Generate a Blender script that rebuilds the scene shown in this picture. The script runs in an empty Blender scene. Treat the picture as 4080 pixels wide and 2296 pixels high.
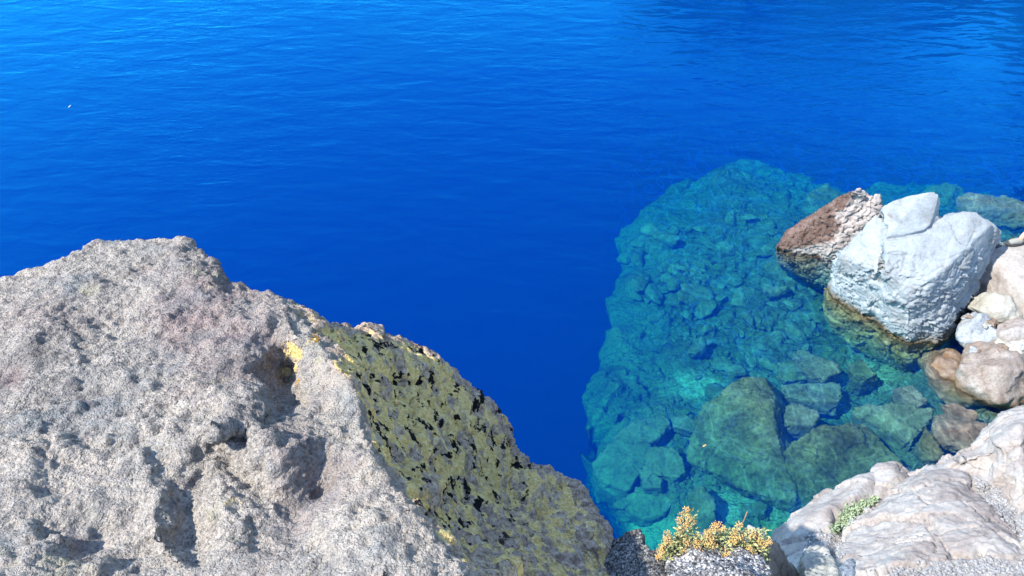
import bpy, bmesh, math, random
import numpy as np
from mathutils import Vector, Matrix, geometry

sc = bpy.context.scene
COL = sc.collection
R = math.radians
random.seed(7)
CAMZ, PITCH, FPX = 7.0, 42.0, 3024.0
cP, sP = math.cos(R(PITCH)), math.sin(R(PITCH))

# ------------------------------------------------------------------ places
def P(px, py, t):
    r, u = (px-2040)/FPX, (1148-py)/FPX
    return (r*t, t*(cP+sP*u), CAMZ+t*(-sP+cP*u))
def W(px, py, z):
    u = (1148-py)/FPX
    return P(px, py, (CAMZ-z)/(sP-cP*u))
def TT(px, py, z):
    u = (1148-py)/FPX
    return (CAMZ-z)/(sP-cP*u)

# ------------------------------------------------------------------ noise (numpy)
_rs = np.random.RandomState(3)
_perm = np.tile(_rs.permutation(256), 3).astype(np.int64)
_g = _rs.normal(size=(256, 3)); _g /= np.linalg.norm(_g, axis=1)[:, None]
_pts = _rs.rand(256, 3)
def _h(i, j, k):
    return _perm[_perm[_perm[i & 255]+(j & 255)]+(k & 255)]
def perlin(p):
    p = np.asarray(p); i = np.floor(p).astype(np.int64); f = p-i
    w = f*f*f*(f*(f*6-15)+10)
    out = np.zeros(len(p))
    for dx in (0, 1):
        for dy in (0, 1):
            for dz in (0, 1):
                g = _g[_h(i[:, 0]+dx, i[:, 1]+dy, i[:, 2]+dz)]
                d = f-np.array((dx, dy, dz))
                v = (g*d).sum(1)
                wt = (w[:, 0] if dx else 1-w[:, 0])*(w[:, 1] if dy else 1-w[:, 1])*(w[:, 2] if dz else 1-w[:, 2])
                out += v*wt
    return out*1.6
def fbm(p, octs=4, gain=.5, lac=2.03):
    a, s, o = 1., 1., 0
    for k in range(octs):
        o = o+a*perlin(p*s+k*17.3); a *= gain; s *= lac
    return o
def ridged(p, octs=4, gain=.5):
    a, s, o = 1., 1., 0
    for k in range(octs):
        o = o+a*(1-2*np.abs(perlin(p*s+k*9.1))); a *= gain; s *= 2.07
    return o
def worley(p):
    i = np.floor(p).astype(np.int64)
    f1 = np.full(len(p), 9.); f2 = np.full(len(p), 9.); idc = np.zeros(len(p), np.int64)
    for dx in (-1, 0, 1):
        for dy in (-1, 0, 1):
            for dz in (-1, 0, 1):
                h = _h(i[:, 0]+dx, i[:, 1]+dy, i[:, 2]+dz)
                q = i+np.array((dx, dy, dz))+_pts[h]
                d = np.sqrt(((q-p)**2).sum(1))
                c = d < f1
                f2 = np.where(c, f1, np.minimum(f2, d)); idc = np.where(c, h, idc); f1 = np.where(c, d, f1)
    return f1, f2, idc/255.
def sstep(a, b, x):
    t = np.clip((x-a)/(b-a), 0, 1); return t*t*(3-2*t)

# ------------------------------------------------------------------ objects
def tag(o, label=None, cat=None, group=None, kind=None):
    if label: o['label'] = label
    if cat: o['category'] = cat
    if group: o['group'] = group
    if kind: o['kind'] = kind
    return o
def mesh_obj(name, verts, faces, mat=None, parent=None, smooth=True, origin=None):
    me = bpy.data.meshes.new(name)
    v = np.asarray(verts, float)
    if origin is not None: v = v-np.asarray(origin)
    me.from_pydata(v.tolist(), [], [tuple(int(a) for a in f) for f in faces])
    me.update()
    if smooth: me.shade_smooth()
    if mat: me.materials.append(mat)
    o = bpy.data.objects.new(name, me); COL.objects.link(o)
    if origin is not None: o.location = origin
    if parent: o.parent = parent; 
    if parent and origin is not None: o.matrix_parent_inverse = Matrix.Translation(-Vector(parent.location))
    return o
def empty(name, loc, rz=0):
    o = bpy.data.objects.new(name, None); COL.objects.link(o); o.location = loc; o.rotation_euler = (0, 0, rz); return o

def hull(pts):
    bm = bmesh.new()
    for p in pts: bm.verts.new(p)
    r = bmesh.ops.convex_hull(bm, input=bm.verts)
    bmesh.ops.delete(bm, geom=[v for v in bm.verts if not v.link_faces], context='VERTS')
    bmesh.ops.recalc_face_normals(bm, faces=bm.faces)
    bm.verts.index_update()
    v = [tuple(a.co) for a in bm.verts]; f = [[a.index for a in q.verts] for q in bm.faces]
    bm.free(); return v, f
def relief(pts, nb, edges, drop, spread=0.0):
    """pts: (px,py,t); the first nb are the outline in order; closed below by dropping the outline."""
    v2 = [Vector((p[0]/100, -p[1]/100)) for p in pts]
    out = geometry.delaunay_2d_cdt(v2, [tuple(e) for e in edges], [list(range(nb))], 1, 1e-4)
    vs, fs, orig = out[0], out[2], out[3]
    idx = [(o[0] if o else 0) for o in orig]
    v = [P(*pts[i]) for i in idx]
    f = [list(a) for a in fs]
    inv = {i: k for k, i in enumerate(idx)}
    ring = [inv[i] for i in range(nb)]
    n0 = len(v); c = np.mean([v[i] for i in ring], axis=0)
    for i in ring:
        p = np.array(v[i]); q = p+(c-p)*spread; q[2] = min(p[2]-.3, drop); v.append(tuple(q))
    for k in range(nb):
        a, b = ring[k], ring[(k+1) % nb]; f.append([a, b, n0+(k+1) % nb, n0+k])
    v.append((c[0], c[1], drop)); m = len(v)-1
    for k in range(nb): f.append([n0+k, n0+(k+1) % nb, m])
    bm = bmesh.new(); bv = [bm.verts.new(p) for p in v]
    for q in f:
        try: bm.faces.new([bv[i] for i in q])
        except ValueError: pass
    bmesh.ops.recalc_face_normals(bm, faces=bm.faces); bm.verts.index_update()
    v = [tuple(a.co) for a in bm.verts]; f = [[a.index for a in q.verts] for q in bm.faces]
    bm.free(); return v, f

def sculpt(shells, voxel, smooth, disp):
    V, F = [], []
    for v, f in shells:
        k = len(V); V += list(v); F += [[a+k for a in q] for q in f]
    me = bpy.data.meshes.new('tmp'); me.from_pydata(V, [], F); me.update()
    o = bpy.data.objects.new('tmp', me); COL.objects.link(o)
    m = o.modifiers.new('r', 'REMESH'); m.mode = 'VOXEL'; m.voxel_size = voxel
    if smooth:
        m = o.modifiers.new('s', 'SMOOTH'); m.factor = .5; m.iterations = smooth
    dg = bpy.context.evaluated_depsgraph_get(); dg.update()
    me2 = bpy.data.meshes.new_from_object(o.evaluated_get(dg))
    bpy.data.objects.remove(o); bpy.data.meshes.remove(me)
    n = len(me2.vertices)
    for d in disp:
        co = np.empty(n*3, np.float32); me2.vertices.foreach_get('co', co); co = co.reshape(-1, 3).astype(float)
        no = np.empty(n*3, np.float32); me2.vertex_normals.foreach_get('vector', no); no = no.reshape(-1, 3).astype(float)
        off = d(co, no)
        co = co+(no*off[:, None] if off.ndim == 1 else off)
        me2.vertices.foreach_set('co', co.astype(np.float32).ravel()); me2.update()
    return me2
def place_mesh(name, me, mat, label, cat='rock', group=None):
    n = len(me.vertices); co = np.empty(n*3, np.float32); me.vertices.foreach_get('co', co); co = co.reshape(-1, 3)
    c = co.mean(0); c[2] = co[:, 2].min(); co -= c
    me.vertices.foreach_set('co', co.ravel()); me.update(); me.shade_smooth(); me.materials.append(mat); me.name = name
    o = bpy.data.objects.new(name, me); COL.objects.link(o); o.location = [float(a) for a in c]
    tag(o, label, cat, group); return o
def attr(me, name, val):
    a = me.attributes.new(name, 'FLOAT', 'POINT'); a.data.foreach_set('value', np.asarray(val, np.float32))
def coords(me):
    n = len(me.vertices); co = np.empty(n*3, np.float32); me.vertices.foreach_get('co', co); return co.reshape(-1, 3).astype(float)

def project(co):
    d = co-np.array((0, 0, CAMZ)); t = d[:, 1]*cP-d[:, 2]*sP; u = d[:, 1]*sP+d[:, 2]*cP
    return 2040+FPX*d[:, 0]/t, 1148-FPX*u/t, t

# ------------------------------------------------------------------ materials
class NT:
    def __init__(s, name):
        s.m = bpy.data.materials.new(name); s.m.use_nodes = True; s.t = s.m.node_tree; s.N = s.t.nodes
        s.b = s.N['Principled BSDF']; s.out = s.N['Material Output']
        s.geo = s.n('ShaderNodeNewGeometry')
    def n(s, k, **kw):
        o = s.N.new(k)
        for a, b in kw.items(): setattr(o, a, b)
        return o
    def l(s, a, b): s.t.links.new(a, b)
    def pos(s, scale=(1, 1, 1), rot=(0, 0, 0)):
        m = s.n('ShaderNodeMapping'); m.inputs['Scale'].default_value = scale; m.inputs['Rotation'].default_value = [R(a) for a in rot]
        s.l(s.geo.outputs['Position'], m.inputs[0]); return m.outputs[0]
    def noise(s, vec, scale, detail=4, rough=.55, dist=0):
        o = s.n('ShaderNodeTexNoise'); s.l(vec, o.inputs['Vector']); o.inputs['Scale'].default_value = scale
        o.inputs['Detail'].default_value = detail; o.inputs['Roughness'].default_value = rough; o.inputs['Distortion'].default_value = dist
        return o.outputs['Fac']
    def voro(s, vec, scale, feature='F1', rnd=1):
        o = s.n('ShaderNodeTexVoronoi', feature=feature); s.l(vec, o.inputs['Vector']); o.inputs['Scale'].default_value = scale
        o.inputs['Randomness'].default_value = rnd
        return o.outputs['Distance']
    def ramp(s, f, stops):
        o = s.n('ShaderNodeValToRGB'); e = o.color_ramp.elements
        while len(e) < len(stops): e.new(.5)
        for i, (p, c) in enumerate(stops):
            e[i].position = p; e[i].color = (*c, 1) if hasattr(c, '__len__') else (c, c, c, 1)
        s.l(f, o.inputs[0]); return o.outputs[0]
    def mix(s, f, a, b, mode='MIX'):
        o = s.n('ShaderNodeMix', data_type='RGBA', blend_type=mode)
        for k, v in ((0, f), (6, a), (7, b)):
            if hasattr(v, 'is_output'): s.l(v, o.inputs[k])
            elif k == 0: o.inputs[0].default_value = v
            else: o.inputs[k].default_value = (*v, 1)
        return o.outputs[2]
    def math(s, op, a, b=0., c=None, clamp=False):
        o = s.n('ShaderNodeMath', operation=op, use_clamp=clamp)
        for k, v in enumerate((a, b, c)):
            if v is None: continue
            if hasattr(v, 'is_output'): s.l(v, o.inputs[k])
            else: o.inputs[k].default_value = v
        return o.outputs[0]
    def attr(s, name):
        o = s.n('ShaderNodeAttribute', attribute_name=name); return o.outputs['Fac']
    def z(s):
        o = s.n('ShaderNodeSeparateXYZ'); s.l(s.geo.outputs['Position'], o.inputs[0]); return o.outputs[2]
    def bump(s, h, dist, strength=1., prev=None):
        o = s.n('ShaderNodeBump'); o.inputs['Distance'].default_value = dist; o.inputs['Strength'].default_value = strength
        s.l(h, o.inputs['Height'])
        if prev: s.l(prev, o.inputs['Normal'])
        return o.outputs[0]
    def done(s, col, rough=.9, normal=None, spec=.25):
        if hasattr(col, 'is_output'): s.l(col, s.b.inputs['Base Color'])
        else: s.b.inputs['Base Color'].default_value = (*col, 1)
        if hasattr(rough, 'is_output'): s.l(rough, s.b.inputs['Roughness'])
        else: s.b.inputs['Roughness'].default_value = rough
        s.b.inputs['Specular IOR Level'].default_value = spec
        if normal: s.l(normal, s.b.inputs['Normal'])
        return s.m

def mat_foreground():
    s = NT('volcanic_rock'); p = s.pos()
    big = s.noise(p, 2.2, 5, .6)
    col = s.ramp(big, [(.3, (.20, .18, .16)), (.45, (.35, .315, .27)), (.6, (.42, .37, .31)), (.75, (.29, .255, .22))])
    pink = s.noise(s.pos(rot=(10, 40, 0)), 1.6, 4, .6)
    col = s.mix(s.ramp(pink, [(.5, 0), (.68, .7)]), col, (.25, .19, .175))
    gr = s.noise(p, 95, 3, .65, .3)
    gm = s.ramp(s.noise(s.pos(), 3.2, 4, .6), [(.38, .35), (.6, 1)])
    col = s.mix(gm, col, s.mix(1, col, s.ramp(gr, [(.32, (.36, .35, .36)), (.47, (.87, .87, .87)), (.62, (1.25, 1.23, 1.18))]), 'MULTIPLY'))
    col = s.mix(s.math('MULTIPLY', s.attr('warm'), s.ramp(s.noise(p, 5, 5, .7), [(.35, .25), (.6, .95)])), col, s.mix(gr, (.10, .065, .06), (.42, .31, .28)))
    col = s.mix(s.math('MULTIPLY', s.attr('cream'), s.ramp(s.noise(p, 8, 4, .7), [(.35, .3), (.6, 1)])), col, s.mix(gr, (.26, .22, .17), (.62, .55, .44)))
    cool = s.noise(s.pos(rot=(30, 0, 20)), 2.7, 4, .65)
    col = s.mix(s.ramp(cool, [(.52, 0), (.66, .55)]), col, (.20, .225, .225))
    fl = s.noise(s.pos(), 4.1, 6, .75)
    col = s.mix(s.ramp(fl, [(.60, 0), (.66, .6)]), col, (.36, .335, .22))
    blot = s.noise(p, 14, 4, .7)
    col = s.mix(s.ramp(blot, [(.54, 0), (.70, .75)]), col, (.11, .10, .11))
    # lichens
    lic = s.attr('lichen')
    vl = s.n('ShaderNodeTexVoronoi'); s.l(s.pos((1, .45, .8)), vl.inputs['Vector']); vl.inputs['Scale'].default_value = 26; vs_ = s.n('ShaderNodeSeparateColor'); s.l(vl.outputs['Color'], vs_.inputs[0])
    ln = s.math('ADD', s.math('MULTIPLY', s.noise(s.pos((1, .5, .85)), 15, 6, .75, .3), .75), s.math('MULTIPLY', vs_.outputs[0], .22))
    lm = s.math('MULTIPLY', s.math('SUBTRACT', s.math('ADD', ln, s.math('MULTIPLY', lic, .46)), .845), 13, clamp=True)
    lcol = s.ramp(s.noise(p, 55, 4, .7), [(.3, (.54, .37, .12)), (.5, (.88, .63, .23)), (.68, (.95, .78, .42))])
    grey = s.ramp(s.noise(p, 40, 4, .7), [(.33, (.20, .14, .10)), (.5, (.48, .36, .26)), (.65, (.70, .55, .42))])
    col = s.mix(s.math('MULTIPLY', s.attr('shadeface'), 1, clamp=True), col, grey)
    col = s.mix(lm, col, lcol)
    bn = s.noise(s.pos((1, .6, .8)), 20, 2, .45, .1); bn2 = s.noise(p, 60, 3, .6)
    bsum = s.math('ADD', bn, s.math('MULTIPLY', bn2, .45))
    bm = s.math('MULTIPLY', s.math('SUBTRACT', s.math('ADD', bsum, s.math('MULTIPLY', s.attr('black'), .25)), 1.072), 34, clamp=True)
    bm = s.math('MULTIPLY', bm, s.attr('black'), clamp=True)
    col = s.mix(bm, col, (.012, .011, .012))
    on = s.noise(p, 26, 4, .6)
    om = s.math('MULTIPLY', s.math('SUBTRACT', s.math('ADD', on, s.math('MULTIPLY', s.attr('orange'), .3)), .84), 18, clamp=True)
    col = s.mix(om, col, (.42, .22, .04))
    h = s.math('ADD', s.noise(p, 90, 3, .7), s.math('MULTIPLY', s.voro(p, 130), -.35))
    n = s.bump(s.noise(p, 34, 4, .7, .4), .018, .7)
    n = s.bump(h, .015, .9, n)
    n = s.bump(s.noise(p, 300, 2, .6), .003, .7, n)
    return s.done(col, .92, n, .15)

def mat_rock(name, stops, scale=3, streak=(1, 1, 1), rot=(0, 0, 0), fine=60, bumpd=.008, speck=.35, sub=None, wet=None, stain=None, spec=.2):
    """sub: colours under the water line (algae coat), wet: colour of the damp band just above it."""
    s = NT(name); p = s.pos(); ps = s.pos(streak, rot)
    col = s.ramp(s.noise(ps, scale, 6, .65, .4), stops)
    g = s.noise(p, fine, 4, .65)
    col = s.mix(1, col, s.ramp(g, [(.3, 1-speck), (.5, 1.), (.7, 1+speck*.4)]), 'MULTIPLY')
    if stain:
        c, a, sc_ = stain
        col = s.mix(s.ramp(s.noise(ps, sc_, 5, .7, .3), [(a, 0), (a+.14, .8)]), col, c)
    rough = .88
    z = s.math('ADD', s.z(), s.math('MULTIPLY', s.math('SUBTRACT', s.noise(p, 5, 4, .6), .5), .22))
    if wet:
        f = s.ramp(s.math('MULTIPLY', s.math('ADD', z, .05), 4), [(0.2, 1), (.75, 0)])
        col = s.mix(f, col, wet)
        rough = s.math('SUBTRACT', .88, s.math('MULTIPLY', f, .45))
    if sub:
        sc1 = s.ramp(s.noise(p, 7, 5, .65), [(.32, sub[0]), (.5, sub[1]), (.68, sub[2])])
        f = s.ramp(s.math('ADD', s.math('MULTIPLY', z, -3), .5), [(.45, 0), (.8, 1)])
        col = s.mix(f, col, sc1)
    h = s.noise(ps, scale*5, 6, .7, .3)
    n = s.bump(h, bumpd*3, .6)
    n = s.bump(g, bumpd, .8, n)
    return s.done(col, rough, n, spec)

ALG = ((.16, .14, .05), (.29, .25, .11), (.42, .36, .19))
BRN = ((.19, .14, .08), (.30, .23, .14), (.40, .32, .22))
def build_materials():
    M = {}
    M['fg'] = mat_foreground()
    M['white'] = mat_rock('pale_boulder_rock', [(.3, (.19, .20, .195)), (.45, (.27, .29, .29)), (.6, (.32, .345, .345)), (.8, (.24, .26, .255))], 3, (1, 1, 2.2), (20, 10, 0), 45, .007, .15,
                          sub=ALG, wet=(.13, .085, .045), stain=((.17, .135, .105), .585, 2.6))
    M['red'] = mat_rock('reddish_rock', [(.3, (.09, .055, .042)), (.5, (.15, .095, .075)), (.62, (.20, .135, .11)), (.8, (.25, .19, .165))], 4, (1, 1, 2), (30, 20, 0), 60, .008, .4,
                        sub=BRN, wet=(.09, .045, .03))
    M['pale'] = mat_rock('pinkish_bedrock', [(.28, (.21, .175, .155)), (.45, (.29, .25, .22)), (.58, (.36, .33, .295)), (.78, (.26, .245, .225))], 1.7, (1, 2.6, 2.6), (0, 20, 35), 38, .0035, .26,
                         sub=ALG, wet=(.22, .17, .12), stain=((.15, .15, .15), .64, 3.4))
    M['cream'] = mat_rock('cream_stone', [(.3, (.28, .26, .20)), (.5, (.37, .35, .29)), (.7, (.43, .42, .36))], 4, (1, 1, 1), (0, 0, 0), 50, .006, .25, sub=ALG, wet=(.28, .22, .13))
    M['bluish'] = mat_rock('bluish_stone', [(.3, (.22, .235, .25)), (.5, (.31, .33, .345)), (.7, (.42, .43, .43))], 5, (1, 1, 1), (0, 0, 0), 50, .008, .35, sub=ALG, wet=(.3, .25, .18))
    M['tan'] = mat_rock('tan_wet_rock', [(.3, (.16, .125, .095)), (.45, (.24, .195, .16)), (.6, (.33, .29, .25)), (.75, (.40, .38, .345))], 3.2, (1, 1, 1), (0, 0, 0), 40, .008, .35,
                        sub=BRN, wet=(.17, .10, .05), stain=((.3, .15, .12), .6, 5))
    M['under'] = mat_rock('algae_coated_rock', [(.3, (.08, .075, .035)), (.5, (.17, .155, .08)), (.7, (.27, .24, .13))], 3.4, (1, 1, 1), (0, 0, 0), 26, .008, .4)
    M['slab'] = mat_rock('mossy_slab_rock', [(.34, (.075, .065, .03)), (.46, (.15, .14, .065)), (.6, (.24, .22, .115)), (.8, (.31, .29, .18))], 2.4, (1, 1, 1), (0, 0, 0), 22, .008, .55)
    M['brown'] = mat_rock('brown_submerged_rock', [(.3, (.16, .11, .08)), (.5, (.25, .19, .14)), (.7, (.34, .27, .21))], 4, (1, 1, 1), (0, 0, 0), 26, .008, .4)
    M['rubble'] = mat_rock('lake_rubble', [(.3, (.12, .12, .085)), (.5, (.18, .175, .125)), (.7, (.26, .245, .18))], 3, (1, 1, 1), (0, 0, 0), 30, .006, .4)
    M['rubble2'] = mat_rock('lake_rubble_dark', [(.3, (.13, .13, .09)), (.5, (.21, .20, .13)), (.7, (.30, .28, .19))], 3, (1, 1, 1), (0, 0, 0), 30, .006, .4)
    M['gravelly'] = mat_gravel('gravelly_rock', 1.05)
    M['gravelly_dark'] = mat_gravel('dark_gravelly_rock', .5)
    # lake bed
    s = NT('lake_bed'); p = s.pos()
    col = s.ramp(s.noise(p, 1.3, 6, .65), [(.3, (.11, .115, .075)), (.5, (.19, .18, .115)), (.7, (.28, .26, .17))])
    sand = s.attr('sand')
    col = s.mix(sand, col, (.42, .43, .37))
    col = s.mix(1, col, s.ramp(s.noise(p, 28, 4, .7), [(.3, .6), (.5, 1.), (.7, 1.15)]), 'MULTIPLY')
    wv = s.n('ShaderNodeVectorMath', operation='ADD'); nn = s.n('ShaderNodeTexNoise'); nn.inputs['Scale'].default_value = 3; nn.inputs['Detail'].default_value = 4; s.l(p, nn.inputs['Vector'])
    sc_ = s.n('ShaderNodeVectorMath', operation='SCALE'); sc_.inputs['Scale'].default_value = .35; s.l(nn.outputs['Color'], sc_.inputs[0]); s.l(s.pos((.8, 1.7, .5), (0, 0, 12)), wv.inputs[0]); s.l(sc_.outputs[0], wv.inputs[1])
    ck = s.ramp(s.voro(wv.outputs[0], 2.6, 'DISTANCE_TO_EDGE'), [(0, 0), (.05, 1)]); ck2 = s.ramp(s.voro(wv.outputs[0], 7, 'DISTANCE_TO_EDGE'), [(0, 0), (.07, 1)])
    n = s.bump(s.noise(p, 12, 5, .7), .03, .7); 
    bx = s.n('ShaderNodeSeparateXYZ'); s.l(s.pos((1, 1, 1), (0, 0, -25)), bx.inputs[0])
    for fq, am, ds in ((3.4, 2.6, .07), (8.0, 3.2, .028)):
        t_ = s.math('FRACT', s.math('ADD', s.math('MULTIPLY', bx.outputs[1], fq*-.8), s.math('MULTIPLY', s.noise(p, fq*.45, 5, .6, .5), am*2)))
        n = s.bump(t_, ds, .8, n)
    n = s.bump(ck, .03, .35, n)
    M['bed'] = s.done(col, .95, n, .1)
    s = NT('bank_soil'); p = s.pos()
    col = s.ramp(s.noise(p, 3, 6, .7), [(.3, (.16, .14, .12)), (.7, (.34, .31, .27))])
    M['bank'] = s.done(col, .95, s.bump(s.noise(p, 30, 4, .7), .02, .8), .1)
    return M
def mat_gravel(name, b):
    s = NT(name); p = s.pos()
    v = s.n('ShaderNodeTexVoronoi'); s.l(p, v.inputs['Vector']); v.inputs['Scale'].default_value = 105
    cellc = s.n('ShaderNodeSeparateColor'); s.l(v.outputs['Color'], cellc.inputs[0])
    k = b*.5
    cc = s.ramp(cellc.outputs[0], [(.0, (k*.25, k*.25, k*.27)), (.35, (k*.8, k*.77, k*.74)), (.7, (k*1.2, k*1.17, k*1.12)), (1, (k*1.7, k*1.68, k*1.62))])
    big = s.ramp(s.noise(p, 6, 5, .7), [(.35, .35), (.6, 1.1)])
    col = s.mix(1, cc, big, 'MULTIPLY')
    col = s.mix(s.ramp(v.outputs['Distance'], [(.45, 0), (.75, .8)]), col, (.03, .028, .025))
    h = s.math('SUBTRACT', 1, v.outputs['Distance'])
    n = s.bump(h, .008, 1); n = s.bump(s.noise(p, 40, 4, .7), .015, .8, n)
    return s.done(col, .92, n, .15)

# ------------------------------------------------------------------ world, sun, camera
SUN = Vector((.62, .25, -.74)).normalized()
def environment():
    cam = bpy.data.cameras.new('camera'); o = bpy.data.objects.new('camera', cam); COL.objects.link(o); sc.camera = o
    o.location = (0, 0, CAMZ); o.rotation_euler = (R(90-PITCH), 0, 0)
    cam.sensor_width = 36; cam.lens = 36*FPX/4080; cam.clip_end = 5000; cam.clip_start = .05
    sc.view_settings.view_transform = 'Standard'; sc.view_settings.look = 'None'
    sc.view_settings.exposure = EXPOSURE; sc.view_settings.gamma = 1
    w = bpy.data.worlds.new('World'); sc.world = w; w.use_nodes = True; nt = w.node_tree
    s = nt.nodes.new('ShaderNodeTexSky'); s.sky_type = 'NISHITA'; s.sun_disc = False
    el = math.asin(-SUN.z); az = math.atan2(-SUN.x, -SUN.y)
    s.sun_elevation = el; s.sun_rotation = az; s.altitude = 1900; s.air_density = 1; s.dust_density = .3; s.ozone_density = 2
    nt.links.new(s.outputs[0], nt.nodes['Background'].inputs[0]); nt.nodes['Background'].inputs[1].default_value = SKY
    l = bpy.data.lights.new('sun', 'SUN'); l.energy = SUNE; l.angle = R(.5); l.color = (1, .96, .90)
    lo = bpy.data.objects.new('sun', l); COL.objects.link(lo); lo.rotation_euler = SUN.to_track_quat('-Z', 'Y').to_euler(); lo.location = (-6, -2, 12)
    sc.cycles.volume_bounces = 8; sc.cycles.max_bounces = 14; sc.cycles.transparent_max_bounces = 16
    sc.cycles.sample_clamp_indirect = 6
EXPOSURE, SKY, SUNE = 1.93, .15, 2.25

def water():
    s = NT('lake_water'); s.N.remove(s.b)
    tr = s.n('ShaderNodeBsdfTransparent'); gl = s.n('ShaderNodeBsdfGlossy'); gl.inputs['Roughness'].default_value = .03
    gl.inputs[0].default_value = (.04, .78, 1, 1)
    mx = s.n('ShaderNodeMixShader')
    a = s.pos((1, 2.3, 1), (0, 0, 14)); b = s.pos((1, 2.6, 1), (0, 0, -18)); c = s.pos()
    patch = s.ramp(s.noise(c, .22, 3, .6), [(.4, .25), (.62, 1)])
    h = s.math('ADD', s.math('MULTIPLY', s.noise(a, 1.1, 2, .45, .4), 1.0), s.math('MULTIPLY', s.math('MULTIPLY', s.noise(b, 4.6, 3, .5, 1.0), .34), patch))
    n = s.bump(h, .022, 1)
    s.l(n, gl.inputs['Normal'])
    dt = s.n('ShaderNodeVectorMath', operation='DOT_PRODUCT'); s.l(n, dt.inputs[0]); s.l(s.geo.outputs['Incoming'], dt.inputs[1])
    fres = s.math('ADD', .035, s.math('MULTIPLY', 1.0, s.math('POWER', s.math('SUBTRACT', 1, s.math('ABSOLUTE', dt.outputs['Value']), clamp=True), 4.0)))
    # caustic light painted into the transparent colour as bright wavy streaks over the shelf
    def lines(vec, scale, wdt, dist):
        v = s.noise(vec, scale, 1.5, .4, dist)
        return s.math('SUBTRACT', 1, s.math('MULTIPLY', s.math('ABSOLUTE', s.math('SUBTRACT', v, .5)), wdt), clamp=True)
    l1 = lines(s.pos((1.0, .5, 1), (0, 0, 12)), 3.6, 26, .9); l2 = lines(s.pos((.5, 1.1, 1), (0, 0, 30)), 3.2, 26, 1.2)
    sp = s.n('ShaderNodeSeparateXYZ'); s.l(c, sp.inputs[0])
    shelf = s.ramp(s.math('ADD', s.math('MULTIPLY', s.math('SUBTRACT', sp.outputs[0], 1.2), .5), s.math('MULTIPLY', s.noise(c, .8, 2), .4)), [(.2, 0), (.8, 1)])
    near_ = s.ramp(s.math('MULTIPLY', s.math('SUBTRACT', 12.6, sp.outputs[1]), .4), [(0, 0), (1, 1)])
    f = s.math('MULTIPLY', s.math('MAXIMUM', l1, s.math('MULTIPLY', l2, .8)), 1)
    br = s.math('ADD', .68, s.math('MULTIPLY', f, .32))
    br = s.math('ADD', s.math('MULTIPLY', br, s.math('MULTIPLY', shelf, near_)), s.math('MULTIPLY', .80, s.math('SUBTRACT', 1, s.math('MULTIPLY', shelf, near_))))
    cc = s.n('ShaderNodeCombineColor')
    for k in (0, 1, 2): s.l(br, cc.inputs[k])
    painted_caustics = cc.outputs[0]
    s.l(painted_caustics, tr.inputs[0])
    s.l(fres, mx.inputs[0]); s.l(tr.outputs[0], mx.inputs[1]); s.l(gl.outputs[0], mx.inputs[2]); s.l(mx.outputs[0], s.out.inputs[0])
    va = s.n('ShaderNodeVolumeAbsorption'); va.inputs[0].default_value = (0.0, .89, .87, 1); va.inputs[1].default_value = ABS
    vs = s.n('ShaderNodeVolumeScatter'); vs.inputs[0].default_value = (.0, .058, 1, 1); vs.inputs[1].default_value = SCAT
    vs.inputs['Anisotropy'].default_value = -.1
    ad = s.n('ShaderNodeAddShader'); s.l(va.outputs[0], ad.inputs[0]); s.l(vs.outputs[0], ad.inputs[1]); s.l(ad.outputs[0], s.out.inputs[1])
    x0, x1, y0, y1, z0 = -160, 160, -6, 420, -25
    v = [(x, y, z) for x in (x0, x1) for y in (y0, y1) for z in (z0, 0)]
    f = [(0, 1, 3, 2), (4, 6, 7, 5), (0, 4, 5, 1), (2, 3, 7, 6), (0, 2, 6, 4), (1, 5, 7, 3)]
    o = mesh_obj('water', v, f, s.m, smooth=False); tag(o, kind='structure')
ABS, SCAT = .85, .22

# ------------------------------------------------------------------ lake shelf (height field)
SHELF = [(2500, 2296, -2.2), (2470, 2110, -1.8), (2385, 2000, -1.75), (2365, 1930, -1.7), (2392, 1850, -1.7), (2300, 1785, -1.7), (2318, 1690, -1.65), (2335, 1610, -1.65), (2330, 1530, -1.65), (2372, 1450, -1.6),
         (2385, 1370, -1.6), (2425, 1290, -1.6), (2418, 1180, -1.6), (2462, 1080, -1.6), (2452, 1000, -1.6), (2475, 910, -1.6), (2600, 800, -1.55), (2740, 715, -1.55),
         (2880, 640, -1.5), (2960, 630, -1.5), (3045, 636, -1.5), (3075, 668, -1.5), (3230, 690, -1.5), (3330, 715, -1.45), (3400, 750, -1.5),
         (3600, 725, -1.9), (3800, 740, -1.9), (4000, 770, -1.7), (4500, 800, -1.5), (5200, 900, -1.2), (5200, 2700, -1.5), (2500, 2700, -2.6)]
CTRL = [(2600, 2150, -1.5), (2450, 1950, -1.3), (2400, 1800, -1.35), (2500, 1700, -1.3), (2450, 1500, -1.35), (2450, 1300, -1.35), (2550, 1100, -1.3), (2600, 950, -1.3), (2900, 700, -1.25),
        (3000, 900, -1.1), (2800, 1100, -1.15), (2800, 1400, -1.15), (2650, 1650, -1.12), (2650, 1850, -1.15), (2550, 1800, -1.2), (2700, 1950, -1.15), (2500, 2000, -1.35), (2850, 1900, -1.15), (2850, 2100, -1.2), (3000, 2100, -1.15), (3200, 2010, -1.1),
        (3100, 1250, -1.0), (3250, 1350, -1.0), (3300, 1500, -1.0), (3200, 1700, -1.15), (3450, 1600, -.95), (3500, 1750, -.9), (3600, 1550, -.8), (3350, 1200, -.9), (3280, 950, -.9),
        (3450, 800, -1.2), (3800, 850, -1.1), (4000, 900, -.7), (4000, 1200, -.4), (3800, 1500, -.5), (3700, 1750, -.6), (4000, 1600, -.2), (4300, 1400, .3), (4300, 1900, .6), (3700, 2100, -.3), (4200, 1000, 0), (4600, 1000, .3), (3400, 2200, -.8)]
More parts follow.
